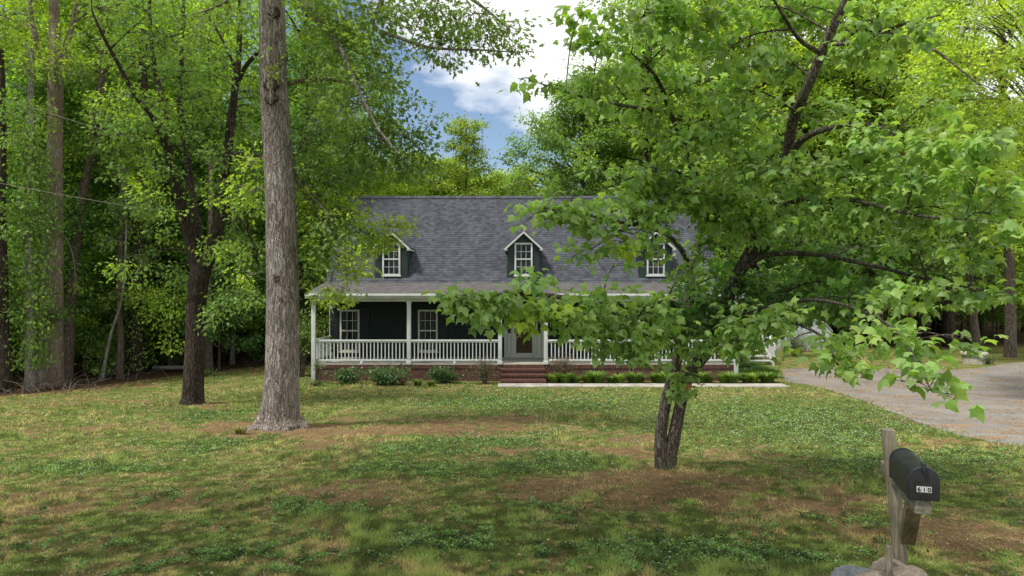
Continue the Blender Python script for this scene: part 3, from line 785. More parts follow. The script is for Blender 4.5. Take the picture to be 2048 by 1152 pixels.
# well casing
wp = G(1948, 727)
well = empty('concrete_well_cap', wp, 'round concrete well casing with flat lid on the grass beyond the driveway', 'well cap')
def lathe(prof, c, seg=40, ns=.0, rs=None):
    b = MB()
    for (r0, z0), (r1, z1) in zip(prof[:-1], prof[1:]):
        for k in range(seg):
            a0 = 2*math.pi*k/seg; a1 = 2*math.pi*(k+1)/seg
            pts = [(c[0]+r0*math.cos(a0), c[1]+r0*math.sin(a0), c[2]+z0), (c[0]+r0*math.cos(a1), c[1]+r0*math.sin(a1), c[2]+z0), (c[0]+r1*math.cos(a1), c[1]+r1*math.sin(a1), c[2]+z1), (c[0]+r1*math.cos(a0), c[1]+r1*math.sin(a0), c[2]+z1)]
            if r0 < 1e-4: pts = pts[1:]
            if r1 < 1e-4: pts = pts[:3]
            b.face(pts)
    return b
lathe([(.47, -.1), (.49, .42)], wp).build('casing', M['wellcrete'], well)
lathe([(.0, .42), (.57, .42), (.585, .45), (.58, .53), (.56, .56), (.0, .58)], wp).build('lid', M['wellcrete'], well)
br_ = MB().box(wp[0]+.55, wp[0]+.75, wp[1]+.5, wp[1]+.7, wp[2], wp[2]+.56).build('valve_box', M['wellcrete'], well)

# ------------------------------------------------------------------ mailbox
f2 = np.array([-.30, -.954]); f2 /= np.linalg.norm(f2); s2 = np.array([-f2[1], f2[0]])*-1   # s2 points to the viewer's left
def mb(t, s, z):  # t back along the arm from box front, s sideways
    p = np.array([2.385, 3.95])-f2*t+s2*s
    return (p[0], p[1], z)
pb = mb(.66, .0, 1.2)
mail = empty('mailbox', (pb[0], pb[1], float(hgt(pb[0], pb[1]))), 'black arched metal mailbox numbered 610 on a weathered wooden post with a diagonal brace', 'mailbox')
def obox(b, t0, t1, s0, s1, z0, z1):
    b.hexa([mb(t0, s0, z0), mb(t0, s1, z0), mb(t1, s1, z0), mb(t1, s0, z0), mb(t0, s0, z1), mb(t0, s1, z1), mb(t1, s1, z1), mb(t1, s0, z1)])
ZA = 2.424
b = MB(); tp_ = .066; lo = 1.2
def q4(t, s, z): 
    return [mb(t-.045, s-.037, z), mb(t-.037, s+.037, z), mb(t+.037, s+.037, z), mb(t+.037, s-.037, z)]
b.hexa(q4(.66, -.075, lo)+q4(.66, .055, 2.70)); b.build('post', M['postwood'], mail, bevel=.004)
b = MB(); obox(b, .02, .96, -.042, .042, ZA-.09, ZA-.004); b.build('arm', M['armwood'], mail, bevel=.003)
b = MB(); b.bar(mb(.28, -.01, ZA-.10), mb(.60, -.05, ZA-.43), .085, .085); b.build('brace', M['bracewood'], mail, bevel=.003)
# box body
hw = .078; hh = .110; arch = [(-hw, 0), (-hw, hh)]+[(-hw*math.cos(a), hh+hw*math.sin(a)) for a in np.linspace(0, math.pi, 17)[1:-1]]+[(hw, hh), (hw, 0)]
def extr(b, t0, t1, sc=1.0, dz=0):
    ring = [(x*sc, z*sc+dz) for x, z in arch]; k = len(ring)
    for i_ in range(k):
        a_, e_ = ring[i_], ring[(i_+1) % k]
        b.face([mb(t0, -a_[0], ZA+a_[1]), mb(t0, -e_[0], ZA+e_[1]), mb(t1, -e_[0], ZA+e_[1]), mb(t1, -a_[0], ZA+a_[1])])
    b.face([mb(t0, -x, ZA+z) for x, z in ring]); b.face([mb(t1, -x, ZA+z) for x, z in reversed(ring)])
b = MB(); extr(b, .03, .50); bx_ = b.build('box_body', M['blackmetal'], mail)
for ta, tb__, sc_ in ((.475, .492, 1.035), (.035, .05, 1.03)):
    b = MB(); extr(b, ta, tb__, sc_, -.003); b.build('rim', M['blackmetal'], bx_)
b = MB(); extr(b, -.0, .028, 1.05, -.006); dr = b.build('box_door', M['blackmetal'], mail, bevel=.004)
b = MB(); obox(b, -.022, -.002, -.012, .012, ZA+hh+hw-.035, ZA+hh+hw+.012); obox(b, -.012, .05, -.010, .010, ZA+hh+hw+.012, ZA+hh+hw+.022); b.build('latch', M['blackmetal'], dr, bevel=.003)
b = MB(); obox(b, .10, .13, -.105, -.094, ZA+.06, ZA+.12); obox(b, .10, .30, -.103, -.095, ZA+.03, ZA+.06); b.build('flag', M['rust'], mail)
# stickers 6 1 0
DG = {'6': ['01110', '10000', '10000', '11110', '10001', '10001', '01110'], '1': ['00100', '01100', '00100', '00100', '00100', '00100', '01110'], '0': ['01110', '10001', '10001', '10001', '10001', '10001', '01110']}
for k, ch in enumerate('610'):
    sc = .024-k*.026-(.004 if k == 1 else 0)*0+.002
    zc = ZA+.060
    b = MB(); obox(b, -.0022, -.0004, sc-.012, sc+.012, zc-.017, zc+.017)
    stk = b.build('number_sticker', M['sticker'], mail)
    # real font outline for the digit
    cu = bpy.data.curves.new('digit', 'FONT'); cu.body = ch; cu.size = .036; cu.align_x = 'CENTER'; cu.align_y = 'CENTER'; cu.extrude = .0006; cu.offset = .0009
    to = bpy.data.objects.new('digit_tmp', cu); COL.objects.link(to)
    bpy.context.view_layer.update(); dg = bpy.context.evaluated_depsgraph_get(); me = bpy.data.meshes.new_from_object(to.evaluated_get(dg)); bpy.data.objects.remove(to)
    V = np.array([v.co[:] for v in me.vertices]); 
    V[:, 0] -= (V[:, 0].max()+V[:, 0].min())/2; V[:, 1] -= (V[:, 1].max()+V[:, 1].min())/2
    W = np.array([mb(-.0034-v[2], sc-v[0], zc+v[1]) for v in V])
    fi = [i_ for p in me.polygons for i_ in p.vertices]; fl = [len(p.vertices) for p in me.polygons]
    mesh_np('digit', W, fi, fl, M['digit'], stk)
# stake and rocks round the post
sp_ = mb(.46, .09, 0)
b = MB(); b.bar((sp_[0]+.03, sp_[1], 1.35), (sp_[0], sp_[1], 1.985), .038, .03, (1, 0, 0)); sk = b.build('wooden_stake', M['postwood'], None, bevel=.003)
tag(sk, 'short thin wooden stake standing upright against the foot of the mailbox post', 'stake')
def rock(name, c, size, seed, mat, label, rot=0):
    rs = np.random.RandomState(seed)
    import bmesh
    bm = bmesh.new(); bmesh.ops.create_icosphere(bm, subdivisions=4, radius=1)
    N = [norm(rs.normal(0, 1, 3)) for _ in range(13)]; D = rs.uniform(.52, .9, 13)
    for v in bm.verts:
        p = np.array(v.co); p = p/np.linalg.norm(p); r = min([d/max(np.dot(p, n), 1e-3) for n, d in zip(N, D) if np.dot(p, n) > .05]+[1.15])
        r += .03*math.sin(p[0]*23+p[2]*17)*math.sin(p[1]*19)+.035*math.sin(p[0]*9+seed)*math.sin(p[1]*8)*math.cos(p[2]*10)
        v.co = Vector(p*r)*1.0
        v.co.x *= size[0]; v.co.y *= size[1]; v.co.z *= size[2]
    me = bpy.data.meshes.new(name); bm.to_mesh(me); bm.free(); me.materials.append(mat)
    o = bpy.data.objects.new(name, me); COL.objects.link(o); o.location = c; o.rotation_euler = (rs.uniform(-.3, .3), rs.uniform(-.3, .3), rot)
    tag(o, label, 'rock', 'rocks heaped round the mailbox post'); return o
rock('rock', P(1712, 1164, 4.35), (0.153, 0.117, 0.099), 1, M['rock_grey'], 'dark grey rounded rock at the left end of the pile round the mailbox post', .3)
rock('rock', P(1745, 1182, 4.1), (0.153, 0.117, 0.090), 2, M['rock_tan'], 'banded tan slab rock beside the grey one at the mailbox foot', .9)
rock('rock', P(1775, 1164, 4.5), (0.153, 0.135, 0.135), 3, M['rock_tan'], 'upright tan rock standing behind the thin stake at the mailbox post', .2)
rock('rock', P(1763, 1194, 3.95), (0.144, 0.126, 0.117), 4, M['rock_tan'], 'pale pointed rock at the very bottom edge in front of the stake', 1.5)
rock('rock', P(1828, 1166, 4.3), (0.153, 0.144, 0.108), 5, M['rock_tan'], 'pale sloping rock on the right side of the mailbox post', 2.2)
rock('rock', P(1800, 1244, 4.0), (0.270, 0.234, 0.126), 6, M['rock_grey'], 'buried grey rock under the others at the mailbox post foot', .2)

# ------------------------------------------------------------------ hero trees
def limb(tb, pts, rads, n=None, seg=8):
    A = spline([np.r_[P(a, b_, d), r] for (a, b_, d), r in zip(pts, rads)], n or len(pts)*5)
    tb.add(A[:, :3], A[:, 3], seg); return A
def clusters(rs, tb, nodes, CL, tmpl, lsize, col, dens, spread, clumpsize, twig=.006, yellow=.12, clumpvar=.25, up=1.0, down=.35, jitter=0):
    """CL rows: px, py, d, rx_px, ry_px, (density factor, tint tuple). A branchlet runs from the nearest limb node to each
       cluster; twigs leave it and carry the leaf clumps."""
    Pn, Dn, Nn, Sn, Cn = [], [], [], [], []
    for row in CL:
        px, py, d, rx, ry = row[:5]; rx *= 1.12; ry *= 1.12; df = row[5] if len(row) > 5 else 1; ct = row[6] if len(row) > 6 else (1, 1, 1)
        c = P(px, py, d); sx = rx/F*d; sz = ry/F*d; sy = max(.45*sx+.3*sz, .18)
        nl = int(dens*df*math.pi*rx*ry/((lsize/d*F)**2)); 
        if nl < 4: nl = 4
        nt = max(3, int(nl/clumpsize))
        dn = np.linalg.norm(nodes[:, :3]-c, axis=1)+.8*np.maximum(0, nodes[:, 2]-c[2]+.1)*1.0; j = np.argmin(dn); a = nodes[j, :3]
        far = c+norm((c-a)[None])[0]*np.array([sx, sy, sz])*.5
        L = np.linalg.norm(far-a)
        mid = (a+far)/2+np.array([rs.normal(0, .04*L), rs.normal(0, .04*L), .10*L])
        B = spline([a, mid, far], 14); r0 = min(nodes[j, 3]*.7, .006+.009*L, .032)
        tb.add(B, np.linspace(r0, .004, 14), 5)
        u = rs.normal(0, 1, (nt, 3)); u = norm(u)*(rs.rand(nt, 1)**.42)
        e = c+u*np.array([sx, sy, sz])
        ow = np.zeros((nt, 3))
        for k in range(nt):
            dd = np.linalg.norm(B-e[k], axis=1); i_ = max(3, np.argmin(dd)-2); i_ = min(i_, 13); b0 = B[i_]
            m_ = (b0+e[k])/2+np.array([0, 0, .07*np.linalg.norm(e[k]-b0)])
            tb.add([b0, m_, e[k]], [twig, twig*.7, twig*.35], 3)
            ow[k] = (e[k]-b0)/max(np.linalg.norm(e[k]-b0), 1e-6)
        npc = np.full(nt, max(2, int(round(nl/nt))))
        p, dd, n, s, cc = leafy(rs, e, None, tmpl, lsize, npc, spread, np.array(col)*np.array(ct), ow, up=up, down=down, clumpvar=clumpvar, yellow=yellow, var=.22)
        Pn.append(p); Dn.append(dd); Nn.append(n); Sn.append(s); Cn.append(cc)
    return np.concatenate(Pn), np.concatenate(Dn), np.concatenate(Nn), np.concatenate(Sn), np.concatenate(Cn)

# --- young maple in front
rs = np.random.RandomState(5)
mbp = G(1330, 936); dM = mbp[1]
maple = empty('maple_tree', mbp, 'young twin stemmed maple with broad low leafy branches on the lawn', 'tree')
tb = Tubes(); nodes = []
def ml(pts, rads, seg=9, n=None): A = limb(tb, pts, rads, n, seg); nodes.append(A[2:]); return A
sA = [(1326, 960, dM), (1324, 925, dM), (1322, 865, dM), (1334, 795, dM), (1350, 735, dM), (1367, 670, dM-.1), (1378, 600, dM-.1), (1382, 545, dM-.1), (1396, 490, dM-.1), (1404, 440, dM-.2), (1395, 370, dM-.5), (1372, 305, dM-.9), (1345, 235, dM-1.2), (1312, 155, dM-1.5), (1262, 105, dM-1.7)]
ml(sA, [.15, .115, .088, .08, .08, .08, .078, .07, .062, .055, .048, .04, .034, .026, .012], 16)
sB = [(1336, 960, dM), (1337, 925, dM), (1348, 875, dM), (1362, 805, dM), (1376, 755, dM-.1), (1392, 730, dM-.15), (1425, 685, dM-.3), (1452, 605, dM-.5), (1483, 535, dM-.7), (1514, 480, dM-.9), (1545, 415, dM-1.1), (1566, 350, dM-1.3), (1577, 290, dM-1.5), (1588, 235, dM-1.7), (1612, 180, dM-2), (1642, 110, dM-2.2), (1670, 45, dM-2.4), (1705, -30, dM-2.6), (1720, -130, dM-2.6)]
ml(sB, [.15, .12, .095, .084, .086, .09, .092, .088, .085, .08, .076, .072, .068, .064, .06, .056, .05, .04, .02], 16)
ml([(1380, 548, dM-.1), (1368, 508, dM-.3), (1335, 470, dM-.6), (1290, 455, dM-1), (1220, 440, dM-1.6), (1130, 420, dM-2.2), (1075, 425, dM-2.5)], [.045, .04, .032, .026, .02, .014, .006])
ml([(1404, 445, dM-.2), (1380, 420, dM-.5), (1320, 432, dM-.9), (1250, 455, dM-1.3), (1180, 500, dM-1.7)], [.03, .026, .02, .014, .006])
ml([(1576, 312, dM-1.4), (1610, 276, dM-1.8), (1660, 256, dM-2.2), (1740, 250, dM-2.6), (1850, 290, dM-3.2), (1960, 320, dM-3.8)], [.05, .042, .034, .026, .018, .008])
ml([(1480, 545, dM-.7), (1530, 512, dM-1), (1620, 508, dM-1.5), (1740, 530, dM-2.2), (1860, 560, dM-3), (1990, 585, dM-3.7)], [.045, .036, .03, .024, .016, .007])
ml([(1645, 108, dM-2.2), (1600, 80, dM-2.5), (1560, 20, dM-2.8), (1520, -50, dM-3)], [.03, .024, .016, .008])
ml([(1655, 90, dM-2.3), (1730, 82, dM-2.6), (1800, 50, dM-3), (1880, 30, dM-3.4)], [.026, .022, .016, .008])
ml([(1660, 95, dM-2.3), (1730, 60, dM-2.1), (1850, 90, dM-2.5), (1960, 170, dM-3)], [.026, .022, .016, .008])
ml([(1366, 690, dM), (1310, 645, dM-.7), (1210, 612, dM-1.7), (1090, 590, dM-2.6), (980, 590, dM-3.2), (905, 602, dM-3.5)], [.05, .042, .034, .026, .016, .007])
ml([(1372, 650, dM), (1330, 600, dM-.8), (1260, 650, dM-1.6), (1200, 670, dM-2.2)], [.03, .022, .016, .007])
ml([(1440, 650, dM-.4), (1520, 620, dM-1.2), (1620, 600, dM-2.2), (1720, 620, dM-3.2), (1800, 670, dM-4.2), (1835, 730, dM-4.8), (1865, 785, dM-5)], [.04, .028, .02, .016, .012, .008, .004])
ml([(1445, 640, dM-.4), (1490, 650, dM-1), (1560, 640, dM-2), (1640, 670, dM-3.2), (1675, 730, dM-4)], [.04, .03, .02, .014, .006])
ml([(1395, 370, dM-.5), (1340, 340, dM-1), (1280, 350, dM-1.5), (1200, 380, dM-1.8)], [.03, .024, .016, .007])
ml([(1340, 225, dM-1.2), (1270, 215, dM-1.7), (1170, 195, dM-2.2), (1060, 160, dM-2.7)], [.028, .022, .014, .006])
ml([(1545, 420, dM-1.1), (1600, 400, dM-1.8), (1700, 400, dM-2.6), (1830, 430, dM-3.4), (1950, 440, dM-4)], [.04, .03, .022, .014, .006])
ml([(1340, 900, dM), (1300, 860, dM-.15)], [.02, .008]) if False else None
nodes = np.concatenate(nodes)
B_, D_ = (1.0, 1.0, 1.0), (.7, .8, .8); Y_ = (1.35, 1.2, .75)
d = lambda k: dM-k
CLM = [
 (905, 600, d(3.5), 38, 32), (955, 600, d(3.4), 55, 40), (945, 640, d(3.5), 25, 22), (1020, 600, d(3.2), 60, 42), (1072, 622, d(3.1), 42, 40, 1, Y_), (1060, 570, d(3), 40, 30), (1125, 618, d(2.8), 60, 44), (1150, 655, d(2.8), 42, 24), (1190, 620, d(2.4), 65, 48), (1240, 655, d(2.2), 60, 45),
 (1250, 690, d(2), 40, 30), (1290, 625, d(1.8), 70, 50), (1310, 690, d(1.9), 50, 35), (1265, 715, d(2.4), 20, 12), (1210, 706, d(2.4), 22, 12), (1370, 610, d(1.6), 75, 50, 1, D_), (1350, 670, d(1.6), 60, 35, 1, D_), (1400, 700, d(1.2), 35, 28, .8), (1420, 660, d(1.5), 60, 50, 1, D_),
 (1350, 790, d(.25), 16, 12, .7), (1370, 745, d(.3), 30, 22, .9), (1380, 775, d(.3), 22, 22, .8), (1480, 600, d(1.5), 80, 60, 1, D_), (1490, 660, d(2), 60, 45), (1530, 650, d(2.4), 50, 32), (1580, 640, d(2.6), 45, 32), (1560, 600, d(1.8), 80, 55, 1, D_), (1645, 615, d(2.8), 55, 30, 1, D_), (1470, 700, d(2), 26, 20), (1580, 690, d(3), 20, 12),
 (1700, 610, d(3), 70, 45, 1, D_), (1640, 570, d(2), 90, 50, 1, D_), (1740, 560, d(2.6), 80, 50, 1, D_), (1780, 620, d(3.5), 60, 35, .8), (1840, 590, d(3.2), 70, 35, .8), (1930, 590, d(3.6), 60, 22), (2010, 590, d(3.8), 45, 22),
 (1680, 690, d(4), 40, 25), (1690, 730, d(4.2), 34, 28), (1665, 720, d(4.2), 20, 18), (1790, 670, d(4.2), 45, 22), (1830, 690, d(4.5), 38, 20), (1835, 725, d(4.8), 30, 16), (1815, 765, d(4.9), 14, 10), (1870, 760, d(4.9), 36, 18), (1885, 790, d(5), 22, 12), (1960, 685, d(4.4), 26, 7), (1900, 680, d(4.2), 28, 9, .8),
 (1085, 412, d(2.4), 42, 24), (1110, 440, d(2.3), 36, 16), (1170, 455, d(2), 50, 20), (1300, 500, d(1.4), 34, 14), (1380, 540, d(1), 40, 20, .8), (1060, 440, d(2.5), 18, 8), (1140, 405, d(2.2), 55, 32), (1210, 430, d(1.8), 60, 35), (1270, 400, d(1.6), 70, 40), (1180, 500, d(1.9), 45, 16, .9), (1240, 490, d(1.7), 45, 22, 1, Y_), (1150, 515, d(1.9), 22, 8), (1225, 530, d(1.7), 32, 9, .9), (1330, 440, d(1.5), 60, 28, .8), (1290, 470, d(1.5), 40, 16, .7),
 (1350, 400, d(1.4), 80, 40), (1440, 430, d(1.4), 70, 45), (1430, 500, d(1), 50, 40, .8), (1520, 400, d(1.8), 80, 50), (1500, 450, d(1.8), 70, 40), (1620, 430, d(2.2), 90, 45), (1600, 490, d(2), 90, 40, 1, D_), (1730, 420, d(2.7), 90, 45), (1720, 490, d(2.5), 90, 40, 1, D_), (1850, 420, d(3.2), 80, 40), (1840, 490, d(3), 70, 30), (1960, 430, d(3.8), 60, 30), (1940, 510, d(3.6), 70, 25, .8), (2030, 470, d(4), 45, 30),
 (1420, 350, d(1.4), 80, 40), (1320, 350, d(1.5), 70, 35), (1240, 350, d(1.7), 60, 25, .8), (1500, 330, d(1.9), 80, 40), (1600, 350, d(2.3), 90, 40), (1720, 340, d(2.7), 90, 45), (1840, 350, d(3.3), 80, 40), (1950, 350, d(3.9), 70, 40), (2030, 370, d(4.1), 40, 30), (1880, 290, d(3.5), 80, 35), (1980, 280, d(4), 60, 30), (1760, 270, d(2.9), 80, 35), (1650, 230, d(2.6), 70, 35), (1540, 270, d(2), 80, 35),
 (1440, 260, d(1.8), 80, 40), (1340, 280, d(1.6), 60, 30, .8), (1280, 220, d(1.9), 60, 30, .9), (1190, 200, d(2.2), 60, 20, .9), (1110, 175, d(2.6), 45, 18, .9), (1050, 160, d(2.8), 28, 10, .9), (1230, 160, d(2.1), 60, 30), (1200, 90, d(2.2), 60, 35), (1300, 110, d(2), 70, 40), (1390, 170, d(1.9), 80, 45, .9), (1500, 190, d(2.2), 80, 40, .9), (1290, 30, d(2.3), 90, 40), (1400, 50, d(2.3), 80, 40), (1160, 30, d(2.5), 50, 25, .9), (1480, 100, d(2.5), 80, 40), (1540, 20, d(2.8), 80, 40), (1640, 20, d(2.8), 70, 35), (1740, 40, d(2.9), 70, 35, .9), (1580, 130, d(2.4), 60, 35), (1730, 110, d(2.6), 70, 30, .8), (1830, 60, d(3.2), 60, 30, .7), (1840, 210, d(3), 60, 25, .8),
 (1450, -60, d(2.7), 160, 50, .7), (1650, -60, d(2.8), 150, 50, .7),
 (1395, 575, d(.6), 40, 35, .8, D_), (1440, 560, d(1), 50, 40, .8, D_), (1530, 550, d(1.2), 60, 35, .8, D_)]
CL2 = []
for r_ in CLM:
    r_ = list(r_)+([1] if len(r_) < 6 else [])+([(1, 1, 1)] if len(r_) < 7 else [])
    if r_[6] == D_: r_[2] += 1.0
    elif 1500 < r_[0] < 1730 and r_[1] < 340: r_[2] += .9; r_[5] *= .9
    elif 1250 < r_[0] < 1420 and 100 < r_[1] < 420: r_[2] += .4
    elif 1400 < r_[0] < 1560 and 340 < r_[1] < 520: r_[2] += .6
    if r_[2] < dM-3.9: r_[5] *= 1.5
    CL2.append(tuple(r_))
CLM = CL2
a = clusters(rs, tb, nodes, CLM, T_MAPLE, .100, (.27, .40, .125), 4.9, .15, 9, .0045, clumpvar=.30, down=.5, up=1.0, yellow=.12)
# a few orange new leaves
k = rs.rand(len(a[0])) < .0004; a[4][k] = (.42, .16, .05)
tb.build('trunk', M['bark_maple'], maple); make_leaves('crown', *a, T_MAPLE, M['maple'], maple)

# --- big white oak
rs = np.random.RandomState(8)
ob = G(560, 855); dO = ob[1]
oak = empty('oak_tree', ob, 'huge grey barked oak with knots on its straight trunk, left of the house', 'tree')
ppm = F/dO
prof = [(868, 566, 1.0), (850, 563, .45), (835, 562, .385), (815, 562, .365), (790, 563, .352), (740, 564, .342), (680, 565, .334), (600, 566, .325), (500, 564, .318), (400, 561, .302), (300, 556, .288), (200, 549, .278), (100, 546, .268), (0, 544, .255), (-150, 542, .235), (-300, 546, .20), (-500, 552, .14), (-700, 556, .05)]
A = spline([np.r_[P(x, y, dO), r] for (y, x, r) in prof[1:]], 260); A = np.vstack([np.r_[A[0, :3]-np.array([0, 0, .25]), A[0, 3]*1.05], A])
seg = 72; th = np.linspace(0, 2*np.pi, seg, endpoint=False)
hh_ = A[:, 2]-ob[2]
lob = np.clip(.55*np.cos(5*th+.6)+.45*np.cos(3*th+2.2)+.25*np.cos(8*th+1), 0, 1)**1.6
flare = .05*np.exp(-np.clip(hh_, 0, 9)/.25)[:, None]+.34*np.exp(-np.clip(hh_, 0, 9)/.16)[:, None]*lob[None]+.03*np.exp(-np.clip(hh_, 0, 9)/.7)[:, None]*(lob[None]-.3)
bn = np.array([[fbm(np.array(t_*6.2+3), np.array(h_*1.8+5), 4) for t_ in th] for h_ in hh_[:1]])
TH, HH = np.meshgrid(th, hh_)
bn = fbm(np.cos(TH)*9+20, HH*1.1+np.sin(TH)*9+20, 5)
shape = 1+flare/A[:, 3][:, None]+(bn-.5)*.16
# knots
for (kx, ky, amp, wx, wz) in ((551, 180, .30, .28, .13), (551, 205, .28, .26, .10), (552, 32, .28, .3, .14), (573, 690, .10, .2, .10), (575, 112, .22, .3, .12)):
    kz = CAMZ-(ky-576)/F*dO-ob[2]; cx_ = np.interp(kz, hh_, A[:, 0]); kth = math.asin(max(-1, min(1, ((kx-1024)/F*dO-cx_)/.32)))
    ka = (-math.pi/2+kth) % (2*np.pi)
    da_ = np.angle(np.exp(1j*(TH-ka))); r2 = (da_/wx)**2+((HH-kz)/wz)**2
    shape += amp*(np.exp(-r2)-.55*np.exp(-r2*6))
tb = Tubes(); tb.add(A[:, :3], A[:, 3], seg, shape)
nodes = []
def ol(pts, rads, seg=8): A_ = limb(tb, pts, rads, None, seg); nodes.append(A_[2:]); return A_
o = lambda k: dO+k
nodes.append(np.c_[A[150:, :3], A[150:, 3]*.3])
ol([(555, -60, o(0)), (600, -5, o(-.2)), (640, 45, o(-.4)), (680, 95, o(-.7)), (715, 175, o(-.9)), (755, 255, o(-1.1)), (800, 310, o(-1.2))], [.10, .075, .065, .055, .042, .028, .012])
ol([(552, -160, o(0)), (650, -90, o(-.3)), (760, -20, o(-.8)), (745, 50, o(-.9)), (790, 72, o(-1.1)), (860, 95, o(-1.3)), (960, 100, o(-1.6)), (1045, 105, o(-1.8))], [.10, .08, .06, .045, .036, .028, .018, .008])
ol([(552, -200, o(0)), (700, -120, o(-.3)), (850, -60, o(-.8)), (960, 10, o(-1.3)), (1020, 60, o(-1.7))], [.09, .07, .05, .03, .01])
ol([(562, 170, o(.2)), (620, 160, o(.3)), (680, 162, o(.1)), (740, 190, o(-.1)), (800, 260, o(-.3)), (860, 320, o(-.4))], [.06, .045, .035, .028, .018, .008])
ol([(566, 300, o(.2)), (600, 360, o(.5)), (650, 400, o(.7)), (690, 440, o(.8)), (740, 470, o(.8))], [.05, .035, .028, .02, .008])
ol([(566, 330, o(.2)), (610, 380, o(.3)), (655, 430, o(.2)), (670, 500, o(.1)), (690, 570, o(0))], [.04, .032, .026, .018, .006])
ol([(540, -80, o(0)), (490, -30, o(.2)), (440, 10, o(.6)), (380, 30, o(1))], [.07, .05, .03, .01])
ol([(548, -250, o(0)), (480, -260, o(-1.5)), (380, -250, o(-3)), (300, -200, o(-4))], [.07, .05, .03, .01])
ol([(548, -300, o(0)), (620, -330, o(-1.5)), (760, -300, o(-3)), (850, -250, o(-4))], [.07, .05, .03, .01])
nodes = np.concatenate(nodes)
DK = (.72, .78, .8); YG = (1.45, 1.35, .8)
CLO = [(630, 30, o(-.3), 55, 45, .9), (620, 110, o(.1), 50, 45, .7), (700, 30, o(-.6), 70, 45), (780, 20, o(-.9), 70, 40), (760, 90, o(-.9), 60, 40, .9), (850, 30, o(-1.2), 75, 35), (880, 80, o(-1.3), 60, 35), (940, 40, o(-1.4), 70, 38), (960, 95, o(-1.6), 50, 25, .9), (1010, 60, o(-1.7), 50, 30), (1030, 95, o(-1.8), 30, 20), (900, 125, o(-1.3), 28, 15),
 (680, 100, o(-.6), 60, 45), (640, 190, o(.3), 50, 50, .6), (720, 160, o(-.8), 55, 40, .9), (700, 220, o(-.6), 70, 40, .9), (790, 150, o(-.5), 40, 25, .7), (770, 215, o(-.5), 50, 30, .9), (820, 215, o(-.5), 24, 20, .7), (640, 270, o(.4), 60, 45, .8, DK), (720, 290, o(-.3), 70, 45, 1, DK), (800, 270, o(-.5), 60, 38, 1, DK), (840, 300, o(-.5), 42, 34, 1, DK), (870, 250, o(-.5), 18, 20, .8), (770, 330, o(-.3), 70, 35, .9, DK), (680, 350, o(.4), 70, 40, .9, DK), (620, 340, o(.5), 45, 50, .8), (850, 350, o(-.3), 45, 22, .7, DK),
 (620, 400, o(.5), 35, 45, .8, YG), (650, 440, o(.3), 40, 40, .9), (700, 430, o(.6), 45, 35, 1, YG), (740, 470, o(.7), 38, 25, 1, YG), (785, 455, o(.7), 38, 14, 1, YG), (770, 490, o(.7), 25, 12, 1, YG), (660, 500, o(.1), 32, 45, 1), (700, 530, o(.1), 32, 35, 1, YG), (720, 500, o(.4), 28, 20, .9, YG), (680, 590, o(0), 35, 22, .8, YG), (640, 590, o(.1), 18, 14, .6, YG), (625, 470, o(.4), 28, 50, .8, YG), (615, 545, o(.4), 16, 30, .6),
 (450, 10, o(.5), 50, 35, .8), (400, 60, o(.9), 40, 30, .6), (500, 30, o(.2), 28, 40, .5), (545, 118, o(-.5), 8, 9, 1, YG), (552, 145, o(-.5), 12, 9, 1, YG), (480, 560, o(.8), 26, 24, .5, YG),
 (480, 400, o(.9), 40, 50, .5, YG), (500, 330, o(.9), 30, 40, .5, YG),
 (700, -120, o(-1), 150, 70, .6), (900, -80, o(-1.5), 130, 60, .6), (450, -150, o(-1), 150, 70, .5), (550, -350, o(0), 200, 120, .5), (750, -300, o(-3), 160, 70, .5), (350, -230, o(-3), 160, 60, .5)]
CLO = [tuple(r_[:5])+((r_[5] if len(r_) > 5 else 1)*1.6,)+tuple(r_[6:]) if r_[1] > 390 and r_[0] > 600 else r_ for r_ in CLO]
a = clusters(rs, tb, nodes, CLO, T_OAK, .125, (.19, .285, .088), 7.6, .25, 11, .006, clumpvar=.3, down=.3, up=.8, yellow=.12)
def knot(px, py, r, seed):
    import bmesh
    q = np.random.RandomState(seed); bm = bmesh.new(); bmesh.ops.create_icosphere(bm, subdivisions=4, radius=1)
    z_ = CAMZ-(py-576)/F*dO; i_ = np.argmin(abs(A[:, 2]-z_)); cx_, cy_, R_ = A[i_, 0], A[i_, 1], A[i_, 3]
    X = (px-1024)/F*dO; kth = math.asin(max(-1, min(1, (X-cx_)/(R_*1.02)))); nrm_ = np.array([math.sin(kth), -math.cos(kth), 0]); sd = np.array([math.cos(kth), math.sin(kth), 0])
    for v in bm.verts:
        p = np.array(v.co); f_ = math.hypot(p[0], p[2]); k_ = 1+.16*math.sin(p[0]*7+seed)*math.cos(p[2]*6)+.12*math.sin(p[2]*13+p[0]*9)
        dep = p[1]*.55; 
        if p[1] > 0: dep = .55*p[1]-.75*math.exp(-(f_/.38)**2)*p[1]+.28*math.exp(-(f_/.16)**2)
        w_ = np.array([cx_, cy_, z_])+nrm_*(R_*.94+dep*r*k_)+sd*p[0]*r*k_+np.array([0, 0, 1])*p[2]*r*1.15*k_
        v.co = Vector(w_-ob)
    me = bpy.data.meshes.new('knot'); bm.to_mesh(me); bm.free(); me.materials.append(M['bark_knot'])
    for p_ in me.polygons: p_.use_smooth = True
    o_ = bpy.data.objects.new('knot', me); COL.objects.link(o_); o_.parent = oak
for kk in ((551, 178, .15, 1), (552, 205, .13, 2), (556, 34, .13, 3), (574, 112, .10, 4), (572, 692, .075, 5), (520, 285, .09, 6), (563, 558, .07, 7), (572, 600, .05, 8)): knot(*kk)
tb.build('trunk', M['bark_oak'], oak); make_leaves('crown', *a, T_OAK, M['leaf'], oak)

